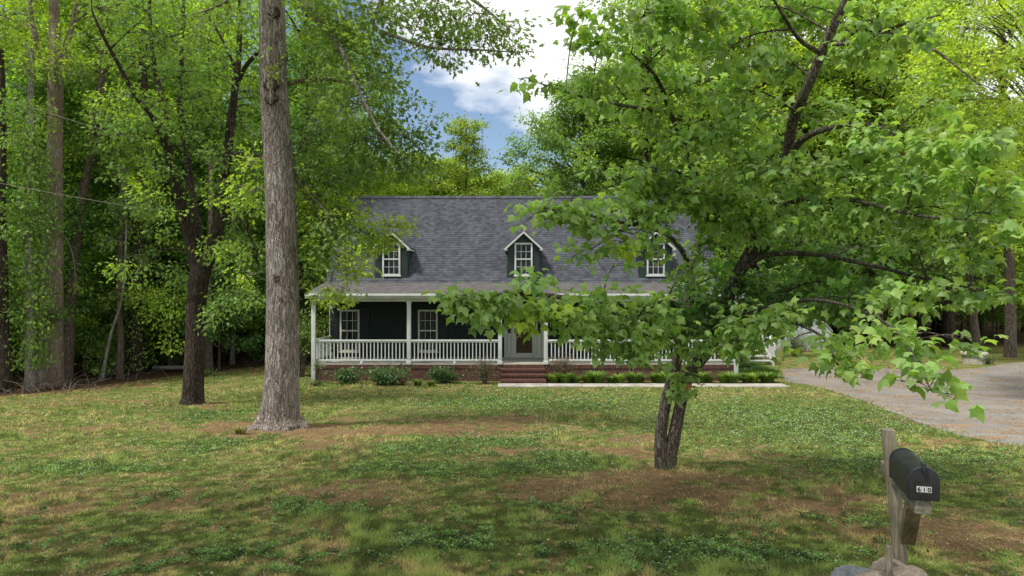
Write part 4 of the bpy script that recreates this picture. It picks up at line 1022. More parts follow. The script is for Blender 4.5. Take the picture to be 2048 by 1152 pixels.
# --- dark trunked multi-stem tree behind the oak
rs = np.random.RandomState(9)
tbp = G(386, 808); dT = tbp[1]
t2 = empty('shade_tree', tbp, 'dark barked tree splitting into several upright stems, between the big oak and the woods', 'tree')
tb = Tubes(); nodes = []
e = lambda k: dT+k
ol([(385, 830, e(0)), (385, 806, e(0)), (386, 795, e(0)), (387, 760, e(0)), (390, 700, e(0)), (392, 620, e(0)), (398, 560, e(0)), (402, 530, e(0))], [.44, .36, .31, .285, .275, .265, .275, .24], 20)
nodes = []
ol([(398, 560, e(0)), (382, 480, e(0)), (362, 410, e(-.2)), (345, 350, e(-.4)), (332, 290, e(-.6)), (305, 235, e(-.8)), (270, 190, e(-1)), (232, 120, e(-1.3)), (205, 70, e(-1.5)), (183, 20, e(-1.7))], [.20, .17, .14, .12, .10, .075, .06, .05, .04, .02], 12)
ol([(342, 345, e(-.4)), (338, 290, e(0)), (330, 220, e(.3)), (310, 140, e(.6)), (300, 40, e(.8)), (300, -100, e(.8))], [.11, .09, .08, .07, .05, .03], 10)
ol([(402, 560, e(.05)), (398, 480, e(.3)), (385, 400, e(.5)), (372, 300, e(.8)), (360, 200, e(1)), (365, 80, e(1.2)), (370, -100, e(1.2))], [.15, .13, .12, .10, .08, .06, .03], 10)
ol([(405, 550, e(0)), (425, 490, e(-.1)), (442, 430, e(-.2)), (452, 350, e(-.3)), (460, 260, e(-.5)), (470, 180, e(-.6)), (478, 100, e(-.7)), (480, 10, e(-.8)), (485, -120, e(-.8))], [.22, .19, .165, .14, .12, .10, .08, .06, .03], 12)
ol([(440, 365, e(-.3)), (455, 330, e(-.6)), (480, 308, e(-.8)), (520, 315, e(-1)), (580, 350, e(-1.2)), (622, 385, e(-1.2))], [.08, .07, .06, .05, .035, .015])
ol([(470, 180, e(-.6)), (490, 135, e(-.9)), (520, 100, e(-1.2)), (560, 60, e(-1.4))], [.07, .06, .05, .02])
ol([(468, 130, e(-.6)), (445, 80, e(-.4)), (418, 35, e(-.2)), (400, 10, e(0))], [.05, .04, .03, .01])
ol([(218, 100, e(-1.4)), (260, 60, e(-1.4)), (290, 35, e(-1.5))], [.03, .02, .008])
ol([(450, 400, e(-.2)), (500, 470, e(-.4)), (520, 540, e(-.5))], [.04, .03, .01])
ol([(398, 500, e(.2)), (440, 560, e(-.3)), (480, 600, e(-.6))], [.03, .02, .008])
ol([(380, 500, e(0)), (330, 500, e(-.5)), (290, 530, e(-.9))], [.03, .02, .008])
nodes = np.concatenate(nodes)
CLT = []
rr = np.random.RandomState(31)
for (x0, x1, y0, y1, n_, sc_) in ((200, 330, 10, 260, 20, 1), (300, 430, 60, 330, 22, 1), (400, 520, 60, 330, 15, .6), (230, 420, 260, 480, 16, .8), (420, 520, 330, 620, 20, .9), (420, 520, 470, 640, 8, .9), (470, 640, 180, 420, 10, .7), (340, 470, -40, 60, 9, .8), (230, 360, 380, 560, 6, .7)):
    for _ in range(n_):
        px = rr.uniform(x0, x1); py = rr.uniform(y0, y1)
        CLT.append((px, py, e(rr.uniform(-1.8, 1.5)), rr.uniform(24, 44), rr.uniform(16, 30), sc_*.85, DK if rr.rand() < .5 else ((1, 1, 1) if rr.rand() < .7 else YG)))
for _ in range(14): CLT.append((rr.uniform(180, 560), rr.uniform(-260, -20), e(rr.uniform(-2.5, 2)), 70, 45, .4))
a = clusters(rs, tb, nodes, CLT, T_OAK, .135, (.185, .29, .088), 4.0, .28, 10, .008, clumpvar=.3, down=.3, up=.8)
tb.build('trunk', M['bark_dark'], t2); make_leaves('crown', *a, T_OAK, M['leaf'], t2)

# --- tulip tree at the wood edge
rs = np.random.RandomState(10)
tu = G(107, 772); dU = tu[1]; u_ = lambda k: dU+k
tul = empty('tulip_tree', tu, 'tall pale brown straight trunk forking high up at the left edge of the lawn', 'tree')
tb = Tubes(); nodes = []
ol([(107, 785, u_(0)), (107, 770, u_(0)), (107, 755, u_(0)), (107, 700, u_(0)), (108, 600, u_(0)), (109, 450, u_(0)), (110, 300, u_(0)), (111, 200, u_(0)), (112, 140, u_(0)), (109, 60, u_(0)), (107, -40, u_(0)), (106, -220, u_(0))], [.50, .42, .36, .335, .32, .30, .275, .27, .25, .19, .16, .08], 20)
nodes = [nodes[0][25:]]
ol([(110, 165, u_(0)), (95, 135, u_(-.1)), (76, 115, u_(-.2)), (70, 70, u_(-.3)), (62, 30, u_(-.4)), (58, -60, u_(-.5))], [.14, .13, .12, .11, .09, .05], 10)
ol([(113, 170, u_(0)), (125, 125, u_(.1)), (136, 85, u_(.2)), (150, 20, u_(.3)), (160, -60, u_(.4))], [.12, .11, .09, .07, .04], 10)
nodes = np.concatenate(nodes)
CLU = []
for _ in range(36): CLU.append((rr.uniform(-60, 220), rr.uniform(-60, 150), u_(rr.uniform(-2.5, 2.5)), rr.uniform(25, 45), rr.uniform(18, 28), .65, (1.5, 1.35, .9) if rr.rand() < .7 else (1, 1, 1)))
for _ in range(14): CLU.append((rr.uniform(-60, 260), rr.uniform(-260, -60), u_(rr.uniform(-3, 3)), 60, 40, .5))
CLU += [(160, 150, u_(-.6), 34, 34, .9, DK), (80, 215, u_(-.3), 30, 26, .7), (60, 330, u_(.5), 30, 24, .6), (150, 600-20, u_(-.4), 20, 14, .8, YG)]
a = clusters(rs, tb, nodes, CLU, T_OAK, .16, (.16, .25, .06), 4.0, .35, 10, .008, clumpvar=.3)
tb.build('trunk', M['bark_tulip'], tul); make_leaves('crown', *a, T_OAK, M['leaf'], tul)

# --- named trunks at the edge of the woods
def edge_tree(px, py, pts, r0, r1, bark, label, crown=None, seed=1, name='edge_tree', ivy=None, lcol=(.215, .33, .10), lsz=.16, dd=None):
    g0 = G(px, py)
    if dd: g0 = np.array([(px-1024)/F*dd, dd, float(hgt((px-1024)/F*dd, dd))])
    dd = g0[1]; root = empty(name, g0, label, 'tree'); tb = Tubes(); rs = np.random.RandomState(seed)
    k = len(pts)
    A = spline([np.r_[g0-np.array([0, 0, .25]), r0*1.35], np.r_[g0+np.array([0, 0, .15]), r0*1.12]]+[np.r_[P(a, b_, dd+(q_[0] if q_ else 0)), r0+(r1-r0)*(i_+1)/k] for i_, (a, b_, *q_) in enumerate(pts)], 44)
    tb.add(A[:, :3], A[:, 3], 12)
    nd = A[12:]
    if crown:
        a = clusters(rs, tb, nd, crown, T_OAK, lsz, lcol, 5.0, .33, 10, .007, clumpvar=.3)
        arrs = [a]
    else: arrs = []
    if ivy:
        y0, y1, nn, w = ivy
        z0_, z1_ = CAMZ-(y0-576)/F*dd, CAMZ-(y1-576)/F*dd
        z = rs.uniform(min(z0_, z1_), max(z0_, z1_), nn)
        cx_ = np.interp(z, A[:, 2], A[:, 0]); cy_ = np.interp(z, A[:, 2], A[:, 1]); th = rs.uniform(0, 6.283, nn); rad = np.interp(z, A[:, 2], A[:, 3])+np.abs(rs.normal(0, w, nn))
        p = np.stack([cx_+np.cos(th)*rad, cy_+np.sin(th)*rad, z], 1); o_ = np.stack([np.cos(th), np.sin(th), rs.normal(.1, .4, nn)], 1)
        dn = rs.normal(0, .5, (nn, 3)); dn[:, 2] -= .9
        arrs.append((p, norm(dn), norm(o_+rs.normal(0, .4, (nn, 3))), .15*rs.uniform(.6, 1.2, nn), leafcol(rs, nn, lcol, .4)))
    tb.build('trunk', M[bark], root)
    if arrs:
        c_ = [np.concatenate([x_[j] for x_ in arrs]) for j in range(5)]
        make_leaves('crown', *c_, T_OAK, M['leaf'], root)
    return root
def rc(n_, x0, x1, y0, y1, d0, d1, rx=(26, 44), ry=(16, 28), dens=.8, tint=None, seed=0):
    q = np.random.RandomState(seed); out = []
    for _ in range(n_): out.append((q.uniform(x0, x1), q.uniform(y0, y1), q.uniform(d0, d1), q.uniform(*rx), q.uniform(*ry), dens, tint[q.randint(len(tint))] if tint else (1, 1, 1)))
    return out
TT = [(1, 1, 1), DK, YG]
edge_tree(132, 764, [(137, 700), (142, 600), (150, 500), (163, 400), (180, 320), (195, 220), (205, 120), (210, -40)], .24, .10, 'bark_mid', 'slim dark trunk leaning to the right just behind the tall pale forked trunk', rc(26, 120, 300, -40, 330, 26, 30, tint=TT, seed=1), 1)
edge_tree(205, 762, [(215, 700), (224, 660), (243, 600), (250, 520), (252, 430), (249, 330)], .065, .03, 'bark_pale', 'thin pale sapling leaning right at the edge of the left woods', rc(10, 200, 300, 300, 560, 27.5, 29, tint=TT, seed=2), 2, 'sapling')
edge_tree(240, 758, [(241, 680), (238, 600), (240, 500), (243, 350), (240, 100)], .15, .06, 'bark_mid', 'slender straight trunk right behind the thin pale sapling', rc(16, 180, 330, 60, 420, 28, 31, tint=TT, seed=3), 3)
edge_tree(270, 752, [(272, 650), (270, 550), (278, 420), (284, 260), (286, 60)], .34, .16, 'bark_dark', 'thick ivy covered dark trunk at the woods edge left of the multi stemmed tree', rc(26, 230, 400, 60, 640, 28, 31, tint=[(1, 1, 1), YG], seed=4)+[(330, 640, 28.3, 40, 25, 1, YG), (350, 690, 28, 28, 18, 1, YG), (305, 600, 28.3, 36, 30, 1, YG)], 4, ivy=(735, 200, 2600, .35))
edge_tree(60, 782, [(58, 700), (60, 600), (56, 450), (60, 300), (62, 100)], .16, .1, 'bark_pale', 'vine wrapped grey trunk left of the tall pale forked trunk', rc(24, -40, 100, 60, 640, 24.5, 28, tint=TT, seed=5), 5, ivy=(735, 250, 3600, .38), dd=25.5)
edge_tree(77, 780, [(78, 700), (82, 600), (84, 450), (80, 300)], .13, .07, 'bark_pale', 'grey stem close beside the vine wrapped trunk at far left', None, 6, ivy=(725, 300, 2200, .3), dd=26)
edge_tree(12, 790, [(8, 700), (4, 550), (2, 400), (4, 250), (0, 100)], .22, .12, 'bark_dark', 'dark trunk at the far left edge of the picture', rc(24, -90, 60, 100, 720, 23, 26, tint=[(1, 1, 1), DK], seed=6), 7, dd=25)
edge_tree(190, 745, [(190, 650), (191, 560), (192, 400), (188, 200)], .20, .1, 'bark_dark', 'dark trunk in shade between the leaning dark trunk and the pale sapling', rc(10, 140, 260, 300, 600, 30, 32, tint=[DK], seed=7), 8, dd=33)
edge_tree(417, 748, [(417, 690), (416, 620), (420, 500), (420, 300)], .19, .1, 'bark_mid', 'reddish brown trunk just right of the multi stemmed tree', rc(8, 420, 520, 300, 560, 31, 33, tint=TT, seed=8), 9, dd=30.5)
edge_tree(465, 738, [(466, 690), (469, 620), (468, 500), (470, 350)], .12, .07, 'bark_pale', 'thin grey trunk among the woods between the two lawn trees', rc(8, 430, 530, 380, 620, 32, 34, tint=TT, seed=9), 10, dd=33.5)
edge_tree(2021, 712, [(2021, 640), (2019, 560), (2017, 450), (2012, 330), (2006, 200), (2000, -20)], .27, .17, 'bark_mid', 'straight brown trunk with a pale scar at its foot near the right edge', rc(46, 1850, 2110, -40, 400, 31, 37, (34, 60), (22, 36), .9, [(1.9, 1.55, .7), (1.6, 1.4, .8), (1.2, 1.2, 1)], 10), 11, lsz=.19, dd=36)
edge_tree(1955, 705, [(1950, 660), (1943, 600), (1938, 520), (1935, 400)], .24, .15, 'bark_mid', 'leaning grey brown trunk just behind the concrete well cap', rc(14, 1820, 2000, 360, 560, 37, 40, (34, 55), (20, 34), .9, [DK, (1, 1, 1)], 11), 12, lsz=.19, dd=39.5)
edge_tree(1900, 700, [(1898, 640), (1894, 560), (1893, 420), (1890, 250)], .36, .25, 'bark_dark', 'thick dark trunk in the shade of the right woods left of the well cap', rc(20, 1740, 1960, 250, 560, 38, 42, (34, 60), (22, 34), .9, [DK, (1, 1, 1)], 12), 13, lsz=.2, dd=42)

# bright yellow green tree at top right, nearer
edge_tree(2150, 760, [(2140, 600), (2120, 400), (2090, 200), (2060, 0), (2050, -200)], .25, .12, 'bark_mid', 'bright yellow green sunlit tree whose foliage enters from the upper right edge', rc(80, 1850, 2120, -60, 330, 19, 25, (30, 55), (20, 34), 1.0, [(2.0, 1.7, .8), (1.7, 1.5, .8), (1.3, 1.25, .9)], 13)+rc(10, 1950, 2100, 380, 480, 19, 22, (25, 45), (14, 22), .9, [(2.0, 1.7, .8)], 14), 14, 'sunlit_tree', lsz=.15)

# trees just beyond the roof
def spot(px, dd): return ((px-1024)/F*dd, dd, float(hgt((px-1024)/F*dd, dd)))
t = gen_tree('pointed_tree', 301, 16.3, 4, 3.6, .16, 15000, .19, (.26, .34, .075), None, 'cone', nb=36, bark='bark_mid', spread=.6); place(t, spot(930, 50), 0, 1, 'loose pointed yellow green tree rising above the middle of the roof ridge', 'tree', None)
t = gen_tree('round_tree', 302, 17.0, 4, 4.4, .25, 46000, .21, (.19, .30, .11), None, 'round', nb=52, bark='bark_mid', spread=.7); place(t, spot(1165, 47), 0, 1, 'dense rounded blue green tree above the roof right of the sky gap', 'tree', None)
# woods
rr = np.random.RandomState(77)
tints = [(1, 1, 1), (.6, .75, .8), (1.3, 1.25, .9), (.85, 1, 1.05), (1.7, 1.55, .85), (1.1, 1.1, 1.1)]
def scatter(n_, xr, yr_, protos, label, cat, group, sc=(.85, 1.2), tn=tints, cond=None, mind=2.0):
    pts = []
    tries = 0
    while len(pts) < n_ and tries < 6000:
        tries += 1; x = rr.uniform(*xr); y = rr.uniform(*yr_)
        if abs(x) > .82*y+4: continue
        if cond and not cond(x, y): continue
        if any((x-a)**2+(y-b_)**2 < mind**2 for a, b_ in pts): continue
        pts.append((x, y))
        place(protos[rr.randint(len(protos))], (x, y, float(hgt(x, y))-.05), rr.uniform(0, 6.28), rr.uniform(*sc), label, cat, group, tn[rr.randint(len(tn))])
infor = lambda x, y: y > np.interp(x, FB_X, FB_Y)+1.8
scatter(16, (-44, -11), (30, 64), protoA, 'tall leafy tree in the dense woods left of the house', 'tree', 'tall trees of the left woods', cond=infor, mind=3.4)
scatter(17, (-36, -9), (27, 58), protoB, 'bushy tree with low branches in the woods left of the house', 'tree', 'bushy trees of the left woods', cond=infor, mind=3)
scatter(26, (-32, -9), (25, 44), protoC, 'small understory tree among the trunks of the left woods', 'tree', 'understory trees of the left woods', cond=lambda x, y: y > np.interp(x, FB_X, FB_Y)+1.2, mind=2)
scatter(34, (-30, -7), (24, 42), protoD, 'low leafy shrub on the shaded floor of the left woods', 'shrub', 'undergrowth of the left woods', cond=lambda x, y: y > np.interp(x, FB_X, FB_Y)+.5, mind=1.1, tn=[(.8, .9, .9), (1, 1, 1)])
scatter(18, (10, 62), (46, 78), protoA, 'tall leafy tree in the dense woods behind the right side yard', 'tree', 'tall trees of the right woods', mind=4, sc=(.85, 1.1))
scatter(20, (13, 50), (44, 66), protoB, 'bushy tree with low branches in the woods behind the right side yard', 'tree', 'bushy trees of the right woods', mind=3.2)
scatter(16, (12, 40), (42.5, 52), protoC, 'small understory tree along the edge of the right woods', 'tree', 'understory trees of the right woods', mind=2.2, tn=[(.8, .9, .9), (1, 1, 1)])
scatter(20, (-12, 12), (54, 80), protoB, 'bright spring green tree in the woods behind the house roof', 'tree', 'trees behind the house', mind=3.8, sc=(.85, 1.02), tn=[(1.9, 1.55, .9), (1.5, 1.4, .9), (1.1, 1.15, 1.1), (.8, .95, 1.1)])
scatter(3, (7, 14), (50, 58), protoA, 'tall tree behind the roof right of the rounded blue green tree', 'tree', 'tall trees behind the right roof', mind=3, sc=(.95, 1.05))
for (px, dd, s_) in ((730, 44, .90), (800, 47, .93), (680, 42, .95), (870, 52, .98), (1000, 56, .93), (1050, 60, 1.0), (950, 60, .98), (900, 64, 1.1)):
    place(protoB[rr.randint(3)], spot(px, dd), rr.uniform(0, 6), s_, 'mid green tree standing close behind the roof ridge', 'tree', 'trees close behind the ridge', [(1.6, 1.4, .8), (1.3, 1.2, .9), (1.8, 1.5, .8)][rr.randint(3)])
for (px, dd, s_, tn_) in ((1290, 43, 1.08, 2), (1400, 46, 1.15, 4), (1500, 42, 1.2, 4), (1610, 45, 1.2, 2), (1710, 43, 1.15, 4), (1810, 47, 1.25, 4), (1460, 50, 1.25, 2), (1340, 52, 1.1, 0), (1760, 41.5, 1.0, 2)):
    place(protoA[rr.randint(2)], spot(px, dd), rr.uniform(0, 6), s_, 'tall sunlit yellow green tree behind the right half of the house', 'tree', 'tall sunlit trees behind the right half of the house', [(1, 1, 1), 0, (1.25, 1.2, .9), 0, (1.75, 1.5, .8)][tn_])
for (px, dd, s_) in ((1380, 44, 1.25), (1520, 47, 1.3), (1650, 44, 1.25), (1780, 46, 1.2)):
    place(protoB[rr.randint(3)], spot(px, dd), rr.uniform(0, 6), s_, 'bushy light green tree behind the right half of the house', 'tree', 'bushy trees behind the right half of the house', (1.4, 1.3, .9))
for (x_, y_, s_) in ((-11.0, -.5, 1.25),):
    place(protoA[1], (x_, y_, float(hgt(x_, y_))), 1.0+x_, s_, 'tall roadside tree whose crown shades the nearest part of the lawn', 'tree', None, (1, 1, 1))
# far wood as one mass
rs = np.random.RandomState(91); N = 90000
ang = rs.uniform(-.78, .78, N); rad = rs.uniform(84, 108, N); x = rad*np.tan(ang)*.9; y = rad
top = 13+6*fbm(x*.12+30, np.zeros(N)+3, 3)+3*sm(-10, -60, x)+3*sm(12, 50, x)
z = hgt(x, y)+top*rs.rand(N)**.75
p = np.stack([x, y, z], 1); dd_ = rs.normal(0, 1, (N, 3)); nn_ = rs.normal(0, .6, (N, 3)); nn_[:, 2] += .6; nn_[:, 1] -= .4
cl_ = (.55+.9*fbm(x*.35, z*.5+y*.1, 3))[:, None]
fw = make_leaves('distant_woods', p, norm(dd_), norm(nn_), 1.0*rs.uniform(.6, 1.3, N), np.clip(leafcol(rs, N, (.22, .33, .09))*cl_, 0, 1), T_BG, M['bg'], None)
tag(fw, 'unbroken mass of distant woodland foliage behind every tree', 'woods', None, 'stuff')

# ------------------------------------------------------------------ plants by the porch
def bladeplant(name, c, n_, h, spread, col, label, group=None, cat='plant', w=.012, seed=0, arch=.6, flower=None):
    rs = np.random.RandomState(seed); V = []; Fq = []; C = []
    for k in range(n_):
        a_ = rs.uniform(0, 6.283); L = h*rs.uniform(.7, 1.25); r0 = rs.uniform(0, spread*.35); dirx = np.array([math.cos(a_), math.sin(a_), 0]); sd = np.array([-dirx[1], dirx[0], 0])
        b0 = np.array(c)+dirx*r0*np.array([1, .7, 0]); cc = leafcol(rs, 1, col, .3)[0]
        base = len(V)
        for j, t_ in enumerate((0, .35, .7, 1)):
            p = b0+dirx*(arch*L*t_**1.7)+np.array([0, 0, L*(t_*1.15-.55*t_**2.2)]); ww = w*(1, .95, .7, .08)[j]
            V += [p-sd*ww, p+sd*ww]; C += [cc*(.6+.5*t_)]*2
        for j in range(3): Fq.append([base+2*j, base+2*j+1, base+2*j+3, base+2*j+2])
    root = empty(name, c, label, cat, group)
    mesh_np('leaves', V, np.array(Fq).ravel(), np.full(len(Fq), 4), M['plant'], root, np.array(C), True)
    return root
pr = bladeplant('liriope_clump', (0, 0, 0), 260, .50, .6, (.12, .22, .045), None, w=.013, seed=3)
pr2 = bladeplant('liriope_clump', (0, 0, 0), 240, .52, .6, (.15, .26, .055), None, w=.014, seed=4)
k = 0
for x in np.arange(1.6, 9.95, .43):
    place(pr if k % 2 else pr2, (x+.1*math.sin(k*3), 26.18+.1*math.sin(k*5), 0), k*1.3, .95+.25*math.sin(k*2.1), 'grassy arching clump in the row edging the walkway below the porch', 'plant', 'grassy clumps along the walkway', (1, 1, 1) if k % 3 else (1.25, 1.15, .9)); k += 1
for j in range(16):
    place(pr, (9.2+rr.rand()*1.4, 26.6+rr.rand()*3.4, 0), j, 1.15, 'grassy clump at the right corner of the porch', 'plant', 'grassy clumps at the right porch corner')
def shrub(px, py, rx, h, n_, col, label, lsz=.08, seed=0, stems=10, twiggy=0, name='shrub', leafz=(.1, 1.0), dd=None, barkm='bark_mid', rdepth=.7):
    rs = np.random.RandomState(seed); g0 = G(px, py)
    if dd: g0 = np.array([(px-1024)/F*dd, dd, float(hgt((px-1024)/F*dd, dd))])
    root = empty(name, g0, label, 'shrub'); tb = Tubes(); cen = []
    for k in range(stems):
        a_ = rs.uniform(0, 6.283); o_ = np.array([math.cos(a_)*rx, math.sin(a_)*rx*rdepth, 0])*rs.uniform(.3, 1); t_ = g0+o_+np.array([0, 0, h*rs.uniform(.6, 1)*(1-.35*np.linalg.norm(o_)/rx)])
        m_ = g0+o_*.35+np.array([0, 0, (t_[2]-g0[2])*.5]); B = spline([g0+o_*.12-np.array([0, 0, .05]), m_, t_], 8)
        r = .009 if h < 1.2 else .016
        tb.add(B, np.linspace(r, .003, 8), 5)
        for j in range(7):
            i_ = rs.randint(2, 8); e_ = B[i_]+rs.normal(0, .13*h, 3)*np.array([1, 1, .6]); tb.add([B[i_], e_], [.004, .002], 3); 
            if leafz[0]*h <= e_[2]-g0[2] <= leafz[1]*h*1.1: cen.append(e_)
    cen = np.array(cen); npc = max(1, int(n_/len(cen)))
    a = leafy(rs, cen, None, T_OAK, lsz, npc, .12*max(h, .6), col, None, down=.2, up=.9)
    tb.build('stems', M[barkm], root); make_leaves('leaves', *a, T_OAK, M['plant'], root)
    return root
DG_ = (.085, .16, .055)
shrub(694, 768, .75, .66, 1900, DG_, 'low dark green leafy shrub nearest the left porch corner', .10, 1, 26)
shrub(775, 770, 1.0, .80, 3000, DG_, 'widest dark green leafy shrub against the brick below the second porch bay', .10, 2, 36)
shrub(888, 766, .85, .74, 2400, (.075, .14, .05), 'rounded mid green shrub against the brick right of the widest one', .09, 3, 30)
shrub(806, 771, .32, .42, 260, (.16, .09, .05), 'small reddish brown bush in front of the widest green shrub', .05, 4, 26)
shrub(970, 768, .60, 1.3, 750, (.13, .14, .06), 'twiggy half bare hydrangea left of the brick steps', .07, 5, 40, leafz=(0, .55))
shrub(1122, 764, .60, 1.35, 700, (.20, .15, .07), 'twiggy hydrangea with dry flower heads right of the brick steps', .07, 6, 40, leafz=(0, 1))
shrub(1450, 752, .75, 1.5, 500, (.10, .18, .04), 'bare stemmed bush in front of the right end of the porch railing', .09, 7, 26, leafz=(.5, 1))
shrub(640, 730, .35, 1.15, 160, (.085, .14, .05), 'slender sprig of leaves in front of the left end of the porch railing', .07, 8, 4, leafz=(.5, 1), dd=26.1)
shrub(604, 756, .75, 3.0, 3200, (.12, .20, .04), 'tall multi stemmed leafy bush beside the left corner of the porch', .11, 9, 22, leafz=(.4, 1), dd=28.0)
shrub(632, 772, .5, .3, 300, (.10, .15, .05), 'weedy low plants at the foot of the left porch corner post', .07, 10, 22)
shrub(1590, 712, 1.2, 1.6, 1600, (.11, .17, .05), 'loose flowering bush in front of the left side of the grey shed', .10, 11, 30, dd=36.5)
shrub(1975, 728, .75, .42, 500, (.09, .14, .045), 'low green plant at the right foot of the concrete well cap', .08, 12, 30)
for j, (px, py) in enumerate(((418, 752), (1262//1, 0))[:1]):
    shrub(px, py, .5, .35, 350, (.14, .22, .04), 'small bright green shrub on the grass right of the multi stemmed tree', .08, 20, 20)
bladeplant('ornamental_grass', tuple(G(835, 772)), 120, .36, .45, (.10, .17, .04), 'spiky grass tuft between the two green shrubs below the porch', w=.010, seed=9)
bladeplant('ornamental_grass', tuple(G(863, 773)), 120, .33, .45, (.12, .18, .04), 'spiky grass tuft in front of the rounded mid green shrub', w=.010, seed=10)
bladeplant('ornamental_grass', tuple(G(480, 868)), 60, .22, .3, (.22, .22, .07), 'pale grass tuft by the left root of the big oak', w=.008, seed=12)

# fallen log and branches at the left wood edge
g0 = G(340, 745)
tb = Tubes(); tb.add([g0+np.array([-.9, .3, .18]), g0+np.array([0, .1, .2]), g0+np.array([.9, 0, .22])], [.09, .10, .085], 10)
o_ = tb.build('fallen_log', M['bark_pale'], None, loc=tuple(g0)); tag(o_, 'pale fallen log lying at the edge of the left woods', 'log')
rs = np.random.RandomState(14)
tb = Tubes()
for k in range(150):
    px = rs.uniform(-20, 560); bb = np.interp((px-1024)/F*28, FB_X, FB_Y); dd = bb+rs.uniform(.2, 5); x = (px-1024)/F*dd; zz = float(hgt(x, dd))
    a_ = rs.uniform(0, 3.14); L = rs.uniform(.4, 1.6); v = np.array([math.cos(a_)*L, math.sin(a_)*L*.5, rs.uniform(-.1, .6)])
    c0 = np.array([x, dd, zz+.02]); tb.add([c0, c0+v*.5+np.array([0, 0, .12]), c0+v], [.022, .016, .006], 4)
o_ = tb.build('fallen_branches', M['bark_mid'], None); tag(o_, 'tangle of dead fallen branches on the floor of the left woods', 'branches', None, 'stuff')

# overhead wires
def wire(a, b_, sag, label):
    a = np.array(a); b_ = np.array(b_); t_ = np.linspace(0, 1, 30)[:, None]; p = a*(1-t_)+b_*t_; p[:, 2] -= sag*4*(t_*(1-t_))[:, 0]
    tb = Tubes(); tb.add(p, .008, 5); o = tb.build('overhead_wire', M['concrete'], None, loc=tuple(a)); tag(o, label, 'wire')
wire(P(-500, 20, 15), P(330, 296, 24), .12, 'upper pale overhead wire crossing the forked trunk at far left')
wire(P(-500, 262, 15), P(330, 424, 24), .10, 'lower pale overhead wire slanting across the left woods')

# ------------------------------------------------------------------ grass, clover, litter on the lawn
rs = np.random.RandomState(55)
def sample(n_, y0=735, y1=1240):
    px = rs.uniform(-260, 2300, n_*2); py = y0+(y1-y0)*rs.rand(n_*2)**1.0
    # march to terrain
    dd = np.full(n_*2, 10.)
    for _ in range(40): dd = .6*dd+.4*(CAMZ-hgt((px-1024)/F*dd, dd))*F/(py-576)
    x = (px-1024)/F*dd
    jx = x+rs.normal(0, .14, len(x)); jy = dd+rs.normal(0, .16, len(x))
    ok = ~inpoly(jx, jy, drive_poly) & ~((x > -.5) & (x < 10.15) & (dd > 24.95)) & ~((x > XL) & (x < XR) & (dd > 26.6)) & (forest(x, dd) < .5)
    x = x[ok][:n_]; dd = dd[ok][:n_]
    return x, dd, hgt(x, dd)
x, y, z = sample(420000)
c, dry, clo, fo, bb = lawncol(x, y)
tall = fbm(x*1.1+5, y*1.1+70, 3)
keep = rs.rand(len(x)) > .80*np.clip(bb*1.1, 0, 1)+.5*clo
x, y, z, c, dry, clo, bb, tall = [q_[keep] for q_ in (x, y, z, c, dry, clo, bb, tall)]
n_ = len(x)
dirv = rs.normal(0, .55, (n_, 3)); dirv[:, 2] = np.abs(rs.normal(.75, .25, n_))
strw = rs.rand(n_) < (.16+.6*dry)
gcol = np.array([.15, .22, .06])[None]*rs.uniform(.6, 1.35, (n_, 1))*np.where(rs.rand(n_, 1) < .3, np.array([[1.35, 1.15, .9]]), 1)
scol = np.array([.36, .28, .13])[None]*rs.uniform(.5, 1.2, (n_, 1))
cc = np.where(strw[:, None], scol, gcol)
cc = (cc*.5+c*.95)*np.clip((fbm(x*8, y*8, 3)-.5)*4.2+.95, .45, 1.65)[:, None]
H_ = rs.uniform(.6, 1.3, n_)*(.034+.09*np.clip((tall-.48)*4, 0, 1))*(1-.35*bb)*(.8+.3*sm(6, 20, y))
nrm = rs.normal(0, .5, (n_, 3)); nrm[:, 1] -= .6; nrm[:, 2] += .5
make_leaves('grass', np.stack([x, y, z], 1), dirv, norm(nrm), H_, np.clip(cc, 0, 1), T_BLADE, M['grass'], None, False, wscale=np.maximum(.0045, y*.00085)*rs.uniform(.6, 1.3, n_))
tag(bpy.data.objects['grass'], 'short patchy green and straw coloured lawn grass', 'grass', None, 'stuff')
# clover
x, y, z = sample(420000)
c, dry, clo, fo, bb = lawncol(x, y)
keep = (rs.rand(len(x)) < clo*1.0); x, y, z = x[keep], y[keep], z[keep]; n_ = len(x)
p = np.stack([x, y, z+rs.uniform(.015, .05, n_)], 1)
dd_ = rs.normal(0, 1, (n_, 3)); dd_[:, 2] *= .35; nn_ = rs.normal(0, .5, (n_, 3)); nn_[:, 2] += 1
s_ = np.maximum(.021, y*.0024)*rs.uniform(.7, 1.25, n_)
T_CL = (np.array([(0, 0, 0), (.45, .5, .05), (.25, 1, 0), (-.25, 1, 0), (-.45, .5, .05)]), np.array([(0, 1, 2), (0, 2, 3), (0, 3, 4)]))
make_leaves('clover', p, norm(dd_), norm(nn_), s_, leafcol(rs, n_, (.125, .215, .065), .45, .12)*np.clip((fbm(x*9+3, y*9, 2)-.5)*3+1, .45, 1.5)[:, None], T_CL, M['grass'], None, False)
tag(bpy.data.objects['clover'], 'low clover leaves growing in green drifts through the lawn', 'clover', None, 'stuff')
